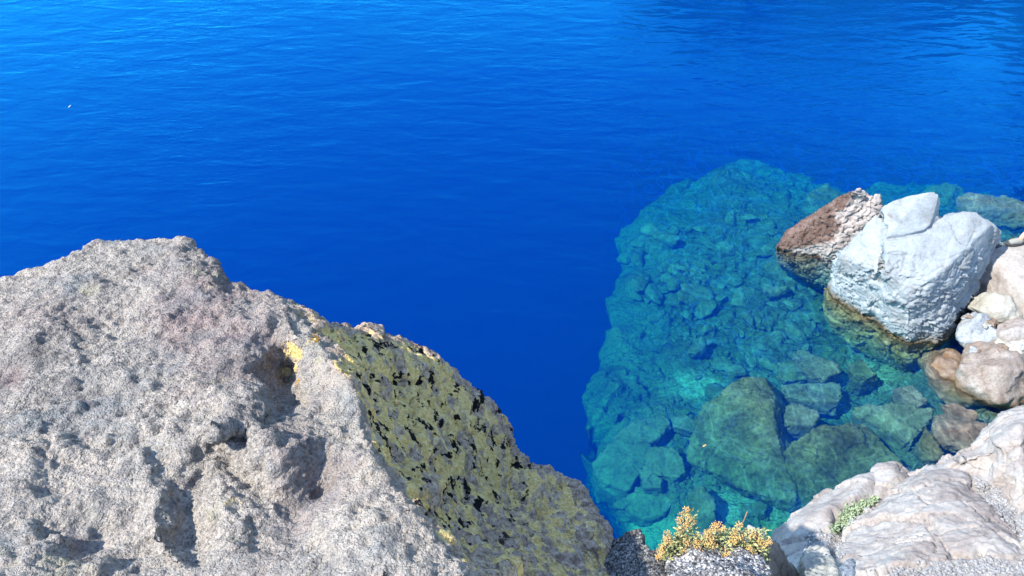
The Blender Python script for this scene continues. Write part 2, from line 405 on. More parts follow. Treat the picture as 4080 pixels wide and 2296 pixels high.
def polydist(x, y, poly):
    d = np.full(x.shape, 1e9); inside = np.zeros(x.shape, bool); n = len(poly)
    for i in range(n):
        ax, ay = poly[i][:2]; bx, by = poly[(i+1) % n][:2]
        ex, ey = bx-ax, by-ay; L = ex*ex+ey*ey+1e-12
        t = np.clip(((x-ax)*ex+(y-ay)*ey)/L, 0, 1)
        d = np.minimum(d, np.hypot(x-ax-t*ex, y-ay-t*ey))
        c = ((ay > y) != (by > y)) & (x < (bx-ax)*(y-ay)/(by-ay+1e-12)+ax); inside ^= c
    return np.where(inside, -d, d)
POLY = [W(*p) for p in SHELF]
CP = np.array([W(*p) for p in CTRL]+POLY)
def bed_base(x, y):
    sh = x.shape; xf, yf = x.ravel(), y.ravel(); num = np.zeros(xf.shape); den = np.zeros(xf.shape)
    for cx, cy, cz in CP:
        w = 1/((xf-cx)**2+(yf-cy)**2+.02)**1.6; num += w*cz; den += w
    return (num/den).reshape(sh)
def bed_height(x, y, detail=True):
    z = bed_base(x, y)
    q = np.stack([x.ravel(), y.ravel(), np.zeros(x.size)], 1)
    wob = ((fbm(q*1.25+1.7, 5, .5)*.12+fbm(q*5, 3)*.035)).reshape(x.shape)
    d = polydist(x, y, POLY)+wob*1.2
    z = z-sstep(-.22, .1, d)*.10-np.clip(d+.03, 0, None)*15*(1+.5*(perlin(q*2.3+4)).reshape(x.shape))
    z = np.maximum(z, -24)
    sand = np.zeros(x.shape)
    if detail:
        w = fbm(q*.9, 3)[:, None]*np.array((.5, .5, 0))
        # terraces of broken bedding: tilted plates
        f1, f2, idc = worley((q+w)*np.array((1.0, 1.9, 1))*1.15+3.3)
        crack = np.exp(-((f2-f1)/.05)**2)
        plate = (idc-.5)*.07
        tilt = (idc*37 % 1-.5)*.12*f1
        g1, g2, gid = worley((q+w*.6)*np.array((3.0, 4.6, 1))+9.1)
        crack2 = np.exp(-((g2-g1)/.08)**2)
        m = sstep(-.25, .25, fbm(q*.7+5, 2))
        saw = (q@np.array((.35, -.95, 0)))*2.2+fbm(q*1.3, 4)*1.3; saw = saw-np.floor(saw)
        det = plate+tilt-.05*crack+(saw**3-.3)*.075+(1-m*.6)*((gid-.5)*.018-.012*crack2)+fbm(q*4, 4)*.03
        ppx, ppy, _ = project(np.stack([x.ravel(), y.ravel(), z.ravel()], 1))
        calm = sstep(-60, 420, (ppx-2500)+(ppy-1000)*.45+fbm(q*1.2, 3)*130); calm = np.maximum(calm, sstep(1350, 1500, ppy))
        det = det*(.28+.72*calm)-.11*np.exp(-((ppy-1010+(ppx-2450)*.13+fbm(q*2, 3)*14)/9)**2)*sstep(2780, 2700, ppx)
        z = z+det.reshape(x.shape)*sstep(1.2, .2, d)
        px, py, _ = project(np.stack([x.ravel(), y.ravel(), z.ravel()], 1))
        def blob(cx, cy, rx, ry): return np.exp(-(((px-cx)/rx)**2+((py-cy)/ry)**2)**2)
        sd = blob(2950, 2000, 190, 45)+blob(3200, 2060, 160, 70)+blob(2600, 2130, 230, 70)+blob(3330, 1620, 90, 40)+blob(2780, 1540, 120, 60)+blob(3480, 1500, 130, 60)+blob(2900, 2080, 60, 90)
        sd = np.clip(sd+fbm(q*6, 3)*.25*(sd > .1), 0, 1)
        z = z-(det*sd*.9).reshape(x.shape)+(perlin(q*14)*.01*sd).reshape(x.shape)
        # deep notch under the left slab edge
        cav = sstep(5, -9, polydist(px+fbm(q*7, 2)*5, py, [(2290, 1775), (2325, 1722), (2400, 1690), (2490, 1642), (2470, 1672), (2415, 1712), (2385, 1760), (2362, 1835), (2330, 1815)]))
        z = z-cav.reshape(x.shape)*2.4
        sand = sd.reshape(x.shape)
    return z, sand
def lakebed(M):
    nx, ny = 400, 480
    xs = np.linspace(-1.2, 9.5, nx); ys = np.linspace(1.0, 14.5, ny)
    X, Y = np.meshgrid(xs, ys, indexing='xy')
    Z, S = bed_height(X, Y)
    v = np.stack([X.ravel(), Y.ravel(), Z.ravel()], 1)
    # the drop-off is undercut: its face leans in below the broken rim
    dp = np.clip(-1.72-v[:, 2], 0, 6)*sstep(-.16, -.04, polydist(v[:, 0], v[:, 1], POLY))
    v[:, 0] += dp*.42+fbm(v*2.2, 3)*.10*np.clip(dp, 0, 1)
    i = np.arange(nx*ny).reshape(ny, nx)
    f = np.stack([i[:-1, :-1].ravel(), i[:-1, 1:].ravel(), i[1:, 1:].ravel(), i[1:, :-1].ravel()], 1)
    me = bpy.data.meshes.new('lake_shelf'); me.from_pydata(v.tolist(), [], f.tolist()); me.update(); me.shade_smooth()
    attr(me, 'sand', S.ravel()); me.materials.append(M['bed'])
    o = bpy.data.objects.new('lake_shelf', me); COL.objects.link(o); tag(o, kind='structure')
    # the deep floor far below and out to the far side
    o = mesh_obj('lakebed', [(-400, -60, -24.5), (400, -60, -24.5), (400, 600, -24.5), (-400, 600, -24.5)], [(0, 1, 2, 3)], M['bed'], smooth=False); tag(o, kind='structure')
    # the bank the photographer stands on
    nx, ny = 260, 200
    xs = np.linspace(-9, 15, nx); ys = np.linspace(-8, 5.5, ny); X, Y = np.meshgrid(xs, ys)
    q = np.stack([X.ravel(), Y.ravel(), X.ravel()*0], 1)
    bump = (fbm(q*1.1, 4)*.18).reshape(X.shape)
    # ledge under the near rocks, dropping as a cliff to the lake; to the right it falls away to the shore rocks
    ledge = 3.75+bump*.5-np.clip(Y-1.45, 0, 9)*7+np.clip(-Y, 0, 9)*.12
    low = np.clip(1.9-np.clip(Y+.5, 0, 9)*.75, -6, 3.2)-np.clip(X-5, 0, 9)*.08+bump
    k = sstep(1.35, 2.3, X)
    Z = ledge*(1-k)+np.minimum(low, 3.7)*k
    Z = np.maximum(Z, -24)
    v = np.stack([X.ravel(), Y.ravel(), Z.ravel()], 1); i = np.arange(nx*ny).reshape(ny, nx)
    f = np.stack([i[:-1, :-1].ravel(), i[:-1, 1:].ravel(), i[1:, 1:].ravel(), i[1:, :-1].ravel()], 1)
    o = mesh_obj('ground', v, f, M['bank']); tag(o, kind='structure')

# ------------------------------------------------------------------ foreground ledge
def foreground(M):
    out = [(-700, 1250, 2.9), (-300, 1150, 3.05), (0, 1100, 3.1), (90, 1080, 3.12), (220, 1040, 3.15), (300, 1000, 3.2), (380, 955, 3.3), (440, 948, 3.32), (560, 944, 3.3), (650, 938, 3.32), (735, 950, 3.3),
           (762, 985, 3.25), (800, 1020, 3.2), (870, 1075, 3.12), (910, 1115, 3.1), (1010, 1140, 3.05), (1090, 1165, 3.0), (1140, 1205, 2.98), (1200, 1240, 2.98),
           (1270, 1285, 3.05), (1330, 1288, 3.2), (1380, 1290, 3.3), (1450, 1308, 3.4), (1540, 1322, 3.5), (1600, 1343, 3.5), (1680, 1360, 3.52), (1722, 1405, 3.55), (1780, 1450, 3.58), (1850, 1520, 3.6),
           (1940, 1585, 3.62), (1990, 1650, 3.65), (2030, 1720, 3.65), (2062, 1795, 3.62), (2110, 1850, 3.6), (2170, 1862, 3.6), (2245, 1882, 3.6), (2300, 1920, 3.55), (2335, 1985, 3.45), (2375, 2045, 3.35),
           (2420, 2100, 3.25), (2440, 2170, 3.15), (2455, 2296, 3.0), (2500, 2700, 2.6), (1900, 2900, 1.5), (900, 2900, 1.35), (-700, 2900, 1.35)]
    nb = len(out)
    ins = [
        (1145, 1260, 2.72), (1180, 1340, 2.62), (1265, 1312, 2.78), (1275, 1370, 2.62), (1320, 1450, 2.48), (1395, 1540, 2.4), (1430, 1640, 2.32), (1455, 1740, 2.22), (1510, 1850, 2.1), (1600, 1990, 1.98), (1700, 2110, 1.88), (1800, 2220, 1.80), (1900, 2330, 1.74),  # ridge 0..12
        # pocket left of the ridge (lichened hollow)
        (1100, 1370, 2.68), (1085, 1480, 2.66), (1110, 1560, 2.62), (1180, 1600, 2.54), (1215, 1500, 2.52), (1165, 1430, 2.70), (1140, 1520, 2.74), (1215, 1400, 2.6), (1235, 1640, 2.36), (1120, 1650, 2.42),  # 13..22
        # plateau
        (300, 1150, 2.95), (600, 1100, 3.0), (850, 1200, 2.82), (1000, 1300, 2.68), (100, 1350, 2.62), (450, 1350, 2.68), (750, 1400, 2.55), (950, 1500, 2.42), (150, 1650, 2.3), (500, 1650, 2.28), (800, 1700, 2.2),
        (1040, 1650, 2.25), (700, 1020, 3.1), (480, 1010, 3.15),
        # second pocket and its bulge (1000-1300, 1750-2050)
        (1010, 1780, 2.12), (1120, 1800, 2.06), (1230, 1740, 2.16), (1290, 1830, 2.16), (1280, 1980, 2.12), (1180, 2050, 2.06), (1060, 2000, 2.04), (1350, 2000, 1.98), (1390, 1850, 2.12), (1330, 1720, 2.24),
        (860, 1720, 2.10), (1000, 1700, 2.16), (860, 1765, 2.22), (980, 1745, 2.25),
        (620, 1980, 1.98), (760, 2060, 2.04), (740, 2160, 2.0), (620, 2120, 1.88), (680, 1930, 2.08), (500, 2150, 1.9), (250, 2000, 1.98), (300, 2200, 1.84), (420, 2110, 1.94), (900, 2100, 1.90), (1000, 2250, 1.82), (1200, 2250, 1.78), (1500, 2200, 1.78), (1400, 2296, 1.72), (800, 2290, 1.78), (100, 2290, 1.72), (1050, 2130, 1.94), (1180, 2160, 1.92),
        # lichen face
        (1420, 1420, 2.95), (1560, 1420, 3.25), (1600, 1480, 3.22), (1680, 1450, 3.35), (1470, 1560, 2.82), (1640, 1600, 3.12), (1800, 1640, 3.4), (1520, 1720, 2.62), (1720, 1760, 3.0), (1900, 1780, 3.35), (1600, 1860, 2.5), (1800, 1920, 2.95), (2000, 1960, 3.28),
        (1720, 2050, 2.42), (1950, 2090, 2.9), (2180, 2060, 3.22), (1850, 2220, 2.32), (2100, 2230, 2.72), (2300, 2200, 2.95), (2000, 2500, 2.1), (2250, 2500, 2.4)]
    edges = [(nb+i, nb+i+1) for i in range(12)]
    sh = relief(out+ins, nb, edges, 2.2, .25)
    ridge = [(p[0], p[1]) for p in ins[:13]]
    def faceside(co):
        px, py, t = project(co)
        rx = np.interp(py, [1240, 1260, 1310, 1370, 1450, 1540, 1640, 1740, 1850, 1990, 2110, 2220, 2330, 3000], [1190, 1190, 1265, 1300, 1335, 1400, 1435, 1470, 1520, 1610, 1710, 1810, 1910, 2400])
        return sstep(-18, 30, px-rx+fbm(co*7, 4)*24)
    def d1(co, no):
        fs = faceside(co)
        q = co*1.0
        lump = fbm(q*2.6+2, 3, .5)*.032
        kn = np.clip(fbm(q*9+7, 3, .55), -.1, 1)*.024*(.5+.7*sstep(-.3, .4, fbm(q*1.7+12, 2)))
        w1, w2, _ = worley(q*7.5+fbm(q*8, 2)[:, None]*.35)
        pits = -np.exp(-(w1/.30)**2)*.032*sstep(.1, .55, fbm(q*2.2+31, 2))
        c1, c2, ci = worley(q*np.array((3.4, 3.4, 5))+fbm(q*3, 3)[:, None]*.4+3)
        return (lump+kn+pits)*(1-.45*fs)+fs*ridged(q*6, 3)*.016-.012*np.exp(-((c2-c1)/.06)**2)*fs+(ci-.5)*.03*fs
    def d2(co, no):
        fs = faceside(co)
        q = co
        w1, w2, _ = worley(q*30+fbm(q*20, 2)[:, None]*.5)
        a = fbm(q*24, 4, .62)*.0095
        b = -np.exp(-(w1/.34)**2)*.014*sstep(-.3, .5, fbm(q*4, 2))
        r_ = fbm(q*64+5, 2, .6)*.0045
        return a*(1-.35*fs)+b*(1-.5*fs)+r_
    me = sculpt([sh], .0085, 3, [d1, d2])
    co = coords(me); px, py, t = project(co); fs = faceside(co)
    def blob(cx, cy, rx, ry): return np.exp(-(((px-cx)/rx)**2+((py-cy)/ry)**2))
    n1 = fbm(co*5+3, 4)
    topb = blob(1000, 1930, 130, 60)*.7+blob(900, 2010, 90, 40)*.5+blob(1165, 1380, 90, 90)+blob(1150, 1490, 70, 130)*.9+blob(940, 1735, 120, 30)*.7+blob(1150, 1830, 120, 90)*.35+blob(1050, 2000, 200, 60)*.45+blob(1270, 1330, 60, 60)*.8
    lic = fs*(.97-.16*sstep(1950, 2300, py+px*.05)+.0)*sstep(-.9, -.1, n1+.35)+topb*(1-fs)*.62
    edge = sstep(40, 0, np.abs(px-0)*0+polydist(px, py, [(a, b) for a, b, _ in out])*-1)
    lic = lic-.35*edge*fs
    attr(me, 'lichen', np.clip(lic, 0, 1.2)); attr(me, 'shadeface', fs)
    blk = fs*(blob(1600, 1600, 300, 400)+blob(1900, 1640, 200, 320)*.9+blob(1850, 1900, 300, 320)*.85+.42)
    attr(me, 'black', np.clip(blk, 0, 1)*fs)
    wm = blob(720, 1290, 150, 130)+blob(900, 1200, 160, 120)*.8+blob(1000, 1420, 120, 160)*.7+blob(150, 1250, 200, 100)*.5+blob(40, 1500, 60, 60)+blob(320, 2180, 70, 60)*.9
    attr(me, 'warm', np.clip(wm*.85, 0, 1)*(1-fs))
    cm = blob(1330, 1560, 120, 200)+blob(1500, 1900, 130, 220)+blob(1200, 1330, 60, 60)+blob(1700, 2200, 140, 120)*.6+blob(1000, 1950, 160, 120)*.5+blob(700, 1900, 300, 200)*.3
    attr(me, 'cream', np.clip(cm*.9, 0, 1)*(1-fs))
    attr(me, 'orange', np.clip(blob(1270, 1380, 40, 70)+blob(1190, 1520, 40, 60)+blob(1520, 1930, 25, 30)*.9+blob(1250, 1310, 40, 40)*.7, 0, 1))
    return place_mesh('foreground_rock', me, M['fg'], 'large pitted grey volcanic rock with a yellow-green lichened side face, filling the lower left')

# ------------------------------------------------------------------ boulders
def strata(scale, amp, dirv, wob=.3, edge=.5):
    dv = np.array(dirv)/np.linalg.norm(dirv)
    def f(co, no):
        h = co@dv*scale+fbm(co*2.2, 3)*wob*2
        fr = h-np.floor(h)
        return (fr**3-.3)*amp
    return f
def rough(s1, a1, s2=None, a2=0, octs=4, seed=0):
    def f(co, no):
        o = fbm(co*s1+seed, octs, .55)*a1
        if s2: o = o+fbm(co*s2+seed*2, 3, .6)*a2
        return o
    return f
def cracks(s, amp, wid=.05, seed=0, stretch=(1, 1, 1), cell=.0):
    def f(co, no):
        q = co*np.array(stretch)*s+fbm(co*s*1.2, 3)[:, None]*.35+seed
        a, b, c = worley(q)
        return -np.exp(-((b-a)/wid)**2)*amp+(c-.5)*cell
    return f
def wpts(L): return [W(*p) for p in L]

def boulders(M):
    A = wpts([(3515, 958, 1.22), (3520, 1080, .98), (3740, 862, 1.42), (3791, 872, 1.40), (3848, 841, 1.45), (3890, 846, 1.45), (3952, 895, 1.35), (3983, 922, 1.15), (3987, 962, .95), (3947, 1045, .5), (3879, 1131, .35), (3841, 1193, .25),
              (3822, 1250, .2), (3776, 1333, .04), (3735, 1367, 0), (3621, 1378, -.02), (3559, 1338, .02), (3480, 1240, .05), (3505, 1160, .6), (3620, 1180, .78), (3700, 1120, .98), (3790, 1050, 1.12), (3880, 960, 1.22),
              (3480, 1425, -.75), (3600, 1495, -.85), (3700, 1490, -.9), (3850, 1290, -.9), (4010, 1050, -.7)])
    A += [(6.1, 8.3, -.6), (5.0, 8.3, -.6), (5.6, 8.35, .6), (5.1, 8.1, .9)]
    B = wpts([(3331, 1030, .72), (3362, 983, .88), (3429, 921, 1.08), (3497, 849, 1.25), (3505, 880, 1.22), (3502, 1080, .92), (3318, 1160, .02), (3321, 1095, .4), (3362, 1180, .02), (3466, 1226, .05), (3500, 1190, .45),
              (3282, 1160, -.2), (3280, 1250, -.45), (3315, 1325, -.62), (3400, 1392, -.75), (3480, 1430, -.85), (3560, 1440, -.9)])
    B += [(4.9, 8.2, -.6), (4.7, 7.9, .6)]
    Cc = wpts([(3519, 818, 1.42), (3559, 799, 1.52), (3657, 787, 1.62), (3719, 757, 1.70), (3745, 773, 1.66), (3754, 800, 1.56), (3747, 857, 1.36), (3700, 915, 1.34), (3530, 948, 1.24), (3514, 880, 1.34)])
    Cc += [(p[0], p[1]+.1, .7) for p in Cc]
    def rockdisp(co, no):
        # smooth crown, flaky layered front
        front = sstep(1.25, .85, co[:, 2]+fbm(co*2, 2)*.12)
        h = (co@np.array((.25, -.2, .95)))*13+fbm(co*2.5, 4)*2.2; fr = h-np.floor(h)
        fl = (fr**6-.2)*.036*(.4+.6*sstep(-.3, .4, fbm(co*3.1+8, 2)))
        side = sstep(.2, .7, no[:, 0])
        a, b, c = worley(co*np.array((2.2, 2.2, 4))+fbm(co*4, 3)[:, None]*.5)
        return front*(fl+fbm(co*5, 4)*.011+(c-.5)*.055-.02*np.exp(-((b-a)/.05)**2))+((worley(co*1.9+fbm(co*1.5, 2)[:, None]*.2+2)[2]-.5)*.05)+fbm(co*1.8, 3)*.018+fbm(co*14, 3)*.004-side*front*.03*np.exp(-((b-a)/.15)**2)
    def crk(co, no):
        px, py, t = project(co)
        def line(pts, w, dpt):
            d = np.full(len(px), 1e9)
            for (ax, ay), (bx, by) in zip(pts[:-1], pts[1:]):
                ex, ey = bx-ax, by-ay; q = np.clip(((px-ax)*ex+(py-ay)*ey)/(ex*ex+ey*ey), 0, 1); d = np.minimum(d, np.hypot(px-ax-q*ex, py-ay-q*ey))
            return -np.exp(-(d/w)**2)*dpt
        wob = fbm(co*9, 3)*5
        px = px+wob
        return line([(3506, 860), (3512, 930), (3520, 1000), (3508, 1075)], 9, .15)+line([(3520, 955), (3600, 945), (3690, 925), (3735, 880), (3752, 862)], 6, .035)+line([(3530, 900), (3522, 950), (3518, 985)], 6, .07)+line([(3520, 1015), (3620, 1018), (3760, 1040), (3850, 1000), (3880, 930)], 3, .012)+line([(3545, 1040), (3600, 1110), (3700, 1100), (3770, 1050)], 4, .015)
    me = sculpt([hull(A), hull(B), hull(Cc)], .015, 1, [rockdisp, crk])
    place_mesh('boulder', me, M['white'], 'huge chalky white boulder with a vertical crack, standing half in water')
    # reddish neighbour
    D = wpts([(3090, 985, .02), (3132, 922, .22), (3190, 884, .38), (3270, 850, .55), (3350, 800, .78), (3388, 765, .98), (3415, 755, 1.02), (3440, 760, 1.0), (3475, 778, .92), (3505, 800, .88), (3512, 830, .8), (3350, 960, .32), (3335, 1033, .0), (3205, 990, .05),
              (3090, 1035, -.3), (3150, 1085, -.5), (3280, 1145, -.6), (3400, 1200, -.7), (3500, 1000, -.1), (3240, 880, -.6)])
    D += [(5.0, 9.1, -.7), (5.3, 9.0, .3), (5.3, 8.8, -.6), (4.2, 9.0, -.7)]
    E = wpts([(3385, 778, .95), (3400, 756, 1.08), (3432, 752, 1.1), (3460, 765, 1.05), (3440, 800, .9)]); E += [(p[0]+.05, p[1]+.05, .5) for p in E]
    F = wpts([(3465, 785, .95), (3488, 772, 1.0), (3508, 782, .96), (3510, 812, .86), (3480, 830, .8)]); F += [(p[0], p[1]+.05, .4) for p in F]
    me = sculpt([hull(D), hull(E), hull(F)], .016, 2, [rough(3, .04, 12, .012, seed=4), strata(11, .025, (.5, -.4, .8), .8), cracks(5, .02, .08, 2, (1, 1, 2))])
    o = place_mesh('boulder', me, M['red'], 'reddish brown wedge-shaped boulder with a chalky crest, left of the white boulder')
    # white crust on the crest and lower ledge as an attribute
    co = coords(o.data)+np.array(o.location); px, py, t = project(co)
    ln = (px-3385)*.75+(py-800)*.55+fbm(co*6, 4)*42
    cr = sstep(10, 40, (px-3365)*.8+(py-800)*.36+fbm(co*6, 4)*38+10)
    cr = np.maximum(cr, sstep(5, 30, (py-967)+(px-3215)*.21+fbm(co*8, 3)*8)*sstep(1028, 1018, py-(px-3330)*.1)*.9)
    attr(o.data, 'crust', np.clip(cr, 0, 1))
    m = M['red']; nt = m.node_tree; bs = nt.nodes['Principled BSDF']
    src = bs.inputs['Base Color'].links[0].from_socket
    at = nt.nodes.new('ShaderNodeAttribute'); at.attribute_name = 'crust'; mx = nt.nodes.new('ShaderNodeMix'); mx.data_type = 'RGBA'
    nt.links.new(at.outputs['Fac'], mx.inputs[0]); nt.links.new(src, mx.inputs[6]); mx.inputs[7].default_value = (.40, .345, .31, 1); nt.links.new(mx.outputs[2], bs.inputs['Base Color'])

    def stone(name, px, py, z, w, h, dep, mat, label, rz=0, seed=1, pts=26, amp=.04, flat=1., grp=None, cat='rock', voxel=None, tilt=0, box=.0):
        """rounded stone centred on a pixel at height z; w, h, dep in metres (x, y, z)"""
        c = np.array(W(px, py, z)); rs = np.random.RandomState(seed)
        q = rs.normal(size=(pts, 3)); q /= np.linalg.norm(q, axis=1)[:, None]
        q = np.sign(q)*np.abs(q)**(1-box)
        q *= np.array((w, h, dep))*.5*rs.uniform(.9, 1.1, (pts, 1))
        Rm = Matrix.Rotation(R(rz), 3, 'Z') @ Matrix.Rotation(R(tilt), 3, 'Y')
        q = q@np.array(Rm).T+c
        me = sculpt([hull(q.tolist())], voxel or max(.012, min(w, dep)/26), 3 if box else 6, [rough(2.6/max(w, .3), amp, 12, amp*.25, seed=seed)])
        return place_mesh(name, me, mat, label, cat, grp)
    # rocks at the right
    G = wpts([(3912, 1003, .72), (3955, 988, .78), (3990, 972, .8), (4200, 925, .85), (4500, 980, .9), (3912, 1035, .62), (3900, 1115, .40), (3948, 1170, .28), (4020, 1205, .3), (4080, 1268, .35), (4300, 1400, .5), (4600, 1300, .6)])
    G += [(p[0], p[1], -.5) for p in G]
    me = sculpt([hull(G)], .022, 4, [rough(2, .03, 14, .006, seed=8)])
    place_mesh('boulder', me, M['pale'], 'broad smooth pinkish boulder that the seated person rests on, at the right edge')
    stone('stone', 3966, 1226, .36, .66, .50, .44, M['cream'], 'cream oval stone lying above the bluish stone, right of the white boulder', 172, 5, 30, .03)
    stone('stone', 3897, 1325, .22, .54, .52, .46, M['bluish'], 'bluish grey rounded stone wedged beside the foot of the white boulder', -12, 9, 24, .035)
    stone('rock', 4062, 1335, .30, .66, .52, .42, M['pale'], 'smooth mauve-grey rock at the right edge below the cream oval stone', 10, 12, 24, .03)
    stone('rock', 4050, 1405, .28, .5, .42, .34, M['cream'], 'small pale knobbly rock at the right edge above the tan boulder', 0, 15, 24, .04)
    stone('boulder', 3960, 1510, .02, 1.0, .95, .78, M['tan'], 'tan and pink wet boulder at the right edge with its foot in the water', 20, 21, 26, .06, box=.15)
    stone('boulder', 3765, 1505, -.22, .62, .80, .70, M['tan'], 'brown algae-stained boulder just under the water below the white boulder', 25, 23, 22, .05, box=.2)
    stone('rock', 3830, 1735, -.2, .72, .55, .4, M['brown'], 'dark reddish brown rock awash beside the pale bedrock', -35, 31, 20, .05, box=.2)
    stone('rock', 3850, 1655, -.12, .55, .22, .2, M['brown'], 'narrow brown ledge of rock just under the water at the foot of the tan boulder', -38, 33, 18, .03, box=.2)
    stone('rock', 3700, 1790, -.35, .24, .5, .5, M['under'], 'yellowish pointed submerged rock against the pale bedrock', 10, 35, 16, .03, box=.2)
    stone('boulder', 3985, 850, -.55, 1.5, .7, .6, M['brown'], 'dark brown submerged boulder behind the white boulder at the upper right', -16, 41, 24, .07, box=.2)
    stone('boulder', 3760, 800, -1.15, .9, .7, .6, M['under'], 'dim submerged boulder behind the top of the white boulder', 10, 43, 22, .06)
    stone('boulder', 3280, 815, -1.05, 1.0, .7, .6, M['under'], 'submerged rounded boulder behind the reddish wedge boulder', 20, 44, 22, .06, box=.15)
    stone('boulder', 3230, 1120, -1.0, 1.5, .85, .5, M['rubble'], 'long smooth submerged boulder below the reddish wedge boulder', -38, 47, 22, .05, box=.1)
    # submerged slabs: outlines with their own thickness
    def slab(name, pts, thick, mat, label, seed, zc=None, amp=.03, v=.022, lean=.06):
        top = wpts(pts); bot = [(p[0]+lean+random.uniform(-.05, .05), p[1]+random.uniform(-.05, .05), p[2]-thick) for p in top]
        me = sculpt([hull(top+bot)], v*.85, 1, [rough(2.2, amp*.7, 9, amp*.35, seed=seed), strata(5, .02, (.2, .7, .7), .6), cracks(2.6, .02, .03, seed, (1, 1.8, 1), .03)])
        return place_mesh(name, me, mat, label)
    slab('submerged_slab', [(2960, 1500, -.42), (3045, 1498, -.42), (3075, 1560, -.40), (3090, 1720, -.44), (3140, 1880, -.62), (3180, 1975, -.78), (3150, 2005, -.85), (2990, 1965, -.95), (2850, 1895, -1.0), (2735, 1830, -1.0), (2745, 1740, -.92), (2800, 1610, -.72), (2900, 1545, -.5)],
         .8, M['slab'], 'large mossy green submerged slab with a dark shadowed right side', 3, lean=.62)
    slab('submerged_slab', [(3118, 1800, -.55), (3190, 1740, -.42), (3270, 1690, -.36), (3440, 1680, -.36), (3500, 1730, -.40), (3600, 1850, -.5), (3480, 1960, -.62), (3260, 2010, -.75), (3190, 1960, -.75), (3130, 1860, -.66)],
         .7, M['slab'], 'broad brown-green submerged slab touching the pale bedrock', 5, lean=.12)
    slab('submerged_rock', [(3150, 1420, -.75), (3180, 1380, -.75), (3240, 1420, -.7), (3340, 1455, -.6), (3345, 1480, -.6), (3290, 1505, -.62), (3235, 1505, -.66), (3190, 1470, -.7)], .3, M['brown'], 'brown arrowhead-shaped submerged rock below the reddish wedge boulder', 6, v=.016)
    slab('submerged_rock', [(3095, 1445, -.82), (3160, 1425, -.8), (3200, 1470, -.78), (3215, 1510, -.78), (3130, 1520, -.82), (3095, 1490, -.85)], .3, M['under'], 'green submerged rock tucked left of the arrowhead rock', 7, v=.016)
    slab('submerged_rock', [(3110, 1530, -.72), (3350, 1525, -.65), (3355, 1580, -.62), (3340, 1600, -.62), (3200, 1600, -.68), (3125, 1570, -.7)], .25, M['brown'], 'long flat submerged rock above the squarish submerged block', 8, v=.016)
    slab('submerged_block', [(3138, 1612, -.60), (3160, 1605, -.58), (3250, 1640, -.52), (3262, 1660, -.52), (3240, 1690, -.55), (3130, 1695, -.6), (3127, 1650, -.6)], .32, M['brown'], 'squarish brown submerged block right of the mossy slab', 9, v=.014)
    slab('submerged_boulder', [(3400, 1620, -.52), (3560, 1605, -.40), (3720, 1625, -.34), (3720, 1660, -.36), (3640, 1760, -.45), (3560, 1740, -.55), (3460, 1690, -.6), (3410, 1660, -.6)], .5, M['rubble2'], 'dark blue-grey submerged boulder left of the awash reddish rock', 11)
    slab('submerged_rock', [(3380, 1450, -.62), (3440, 1430, -.6), (3500, 1490, -.55), (3440, 1520, -.6), (3400, 1500, -.62)], .3, M['under'], 'green submerged rock against the algae-covered foot of the white boulder', 13, v=.016)
    slab('submerged_rock', [(3560, 1540, -.42), (3640, 1530, -.36), (3700, 1590, -.34), (3660, 1620, -.38), (3600, 1590, -.42)], .3, M['brown'], 'reddish submerged rock between the white boulder and the blue-grey submerged boulder', 14, v=.016)
    slab('submerged_slab', [(2480, 1710, -1.12), (2560, 1655, -1.08), (2655, 1650, -1.02), (2675, 1690, -1.0), (2610, 1755, -1.05), (2560, 1770, -1.1), (2440, 1745, -1.2)], .4, M['rubble'], 'flat submerged slab right of the dark hollow in the shelf edge', 15)
    slab('submerged_slab', [(2400, 1800, -1.25), (2470, 1740, -1.2), (2600, 1770, -1.12), (2600, 1800, -1.12), (2540, 1900, -1.2), (2500, 1960, -1.3), (2380, 1910, -1.4), (2360, 1850, -1.4)], .5, M['rubble'], 'wide pale submerged slab below the dark hollow', 16)
    slab('submerged_slab', [(2590, 1780, -1.05), (2690, 1775, -.98), (2720, 1820, -.98), (2735, 1880, -1.0), (2700, 1905, -1.02), (2560, 1885, -1.1), (2580, 1830, -1.08)], .35, M['rubble2'], 'submerged slab with a dark crescent gap on its right', 17)
    slab('submerged_rock', [(2670, 1655, -.98), (2730, 1650, -.95), (2780, 1680, -.95), (2765, 1720, -.98), (2690, 1705, -1.0)], .25, M['rubble'], 'small greenish submerged slab left of the mossy slab', 18, v=.016)
    slab('submerged_boulder', [(2740, 1960, -.98), (2800, 1935, -.92), (2850, 1990, -.9), (2855, 2060, -.95), (2840, 2130, -1.05), (2730, 2140, -1.15), (2715, 2060, -1.1)], .55, M['under'], 'dark green submerged boulder behind the flowering shrub', 19)
    slab('submerged_rock', [(2540, 1860, -1.1), (2600, 1880, -1.05), (2640, 1905, -1.02), (2635, 1945, -1.05), (2560, 1945, -1.12)], .3, M['rubble'], 'small squarish submerged slab below the crescent gap', 20, v=.016)
    slab('submerged_slab', [(2440, 2010, -1.4), (2520, 1960, -1.3), (2640, 1950, -1.2), (2690, 2000, -1.2), (2650, 2050, -1.3), (2560, 2070, -1.4)], .4, M['rubble2'], 'shadowy submerged slab nearest the gravelly rock at the bottom', 21)
    slab('submerged_rock', [(2950, 2010, -1.05), (3010, 1995, -1.0), (3060, 2010, -.98), (3050, 2050, -1.02), (2980, 2060, -1.1)], .25, M['rubble'], 'submerged rock at the lower tip of the mossy slab', 22, v=.016)
    # pale bedrock: two masses
    def ped(px, py, z): return (px, py, TT(px, py, z))
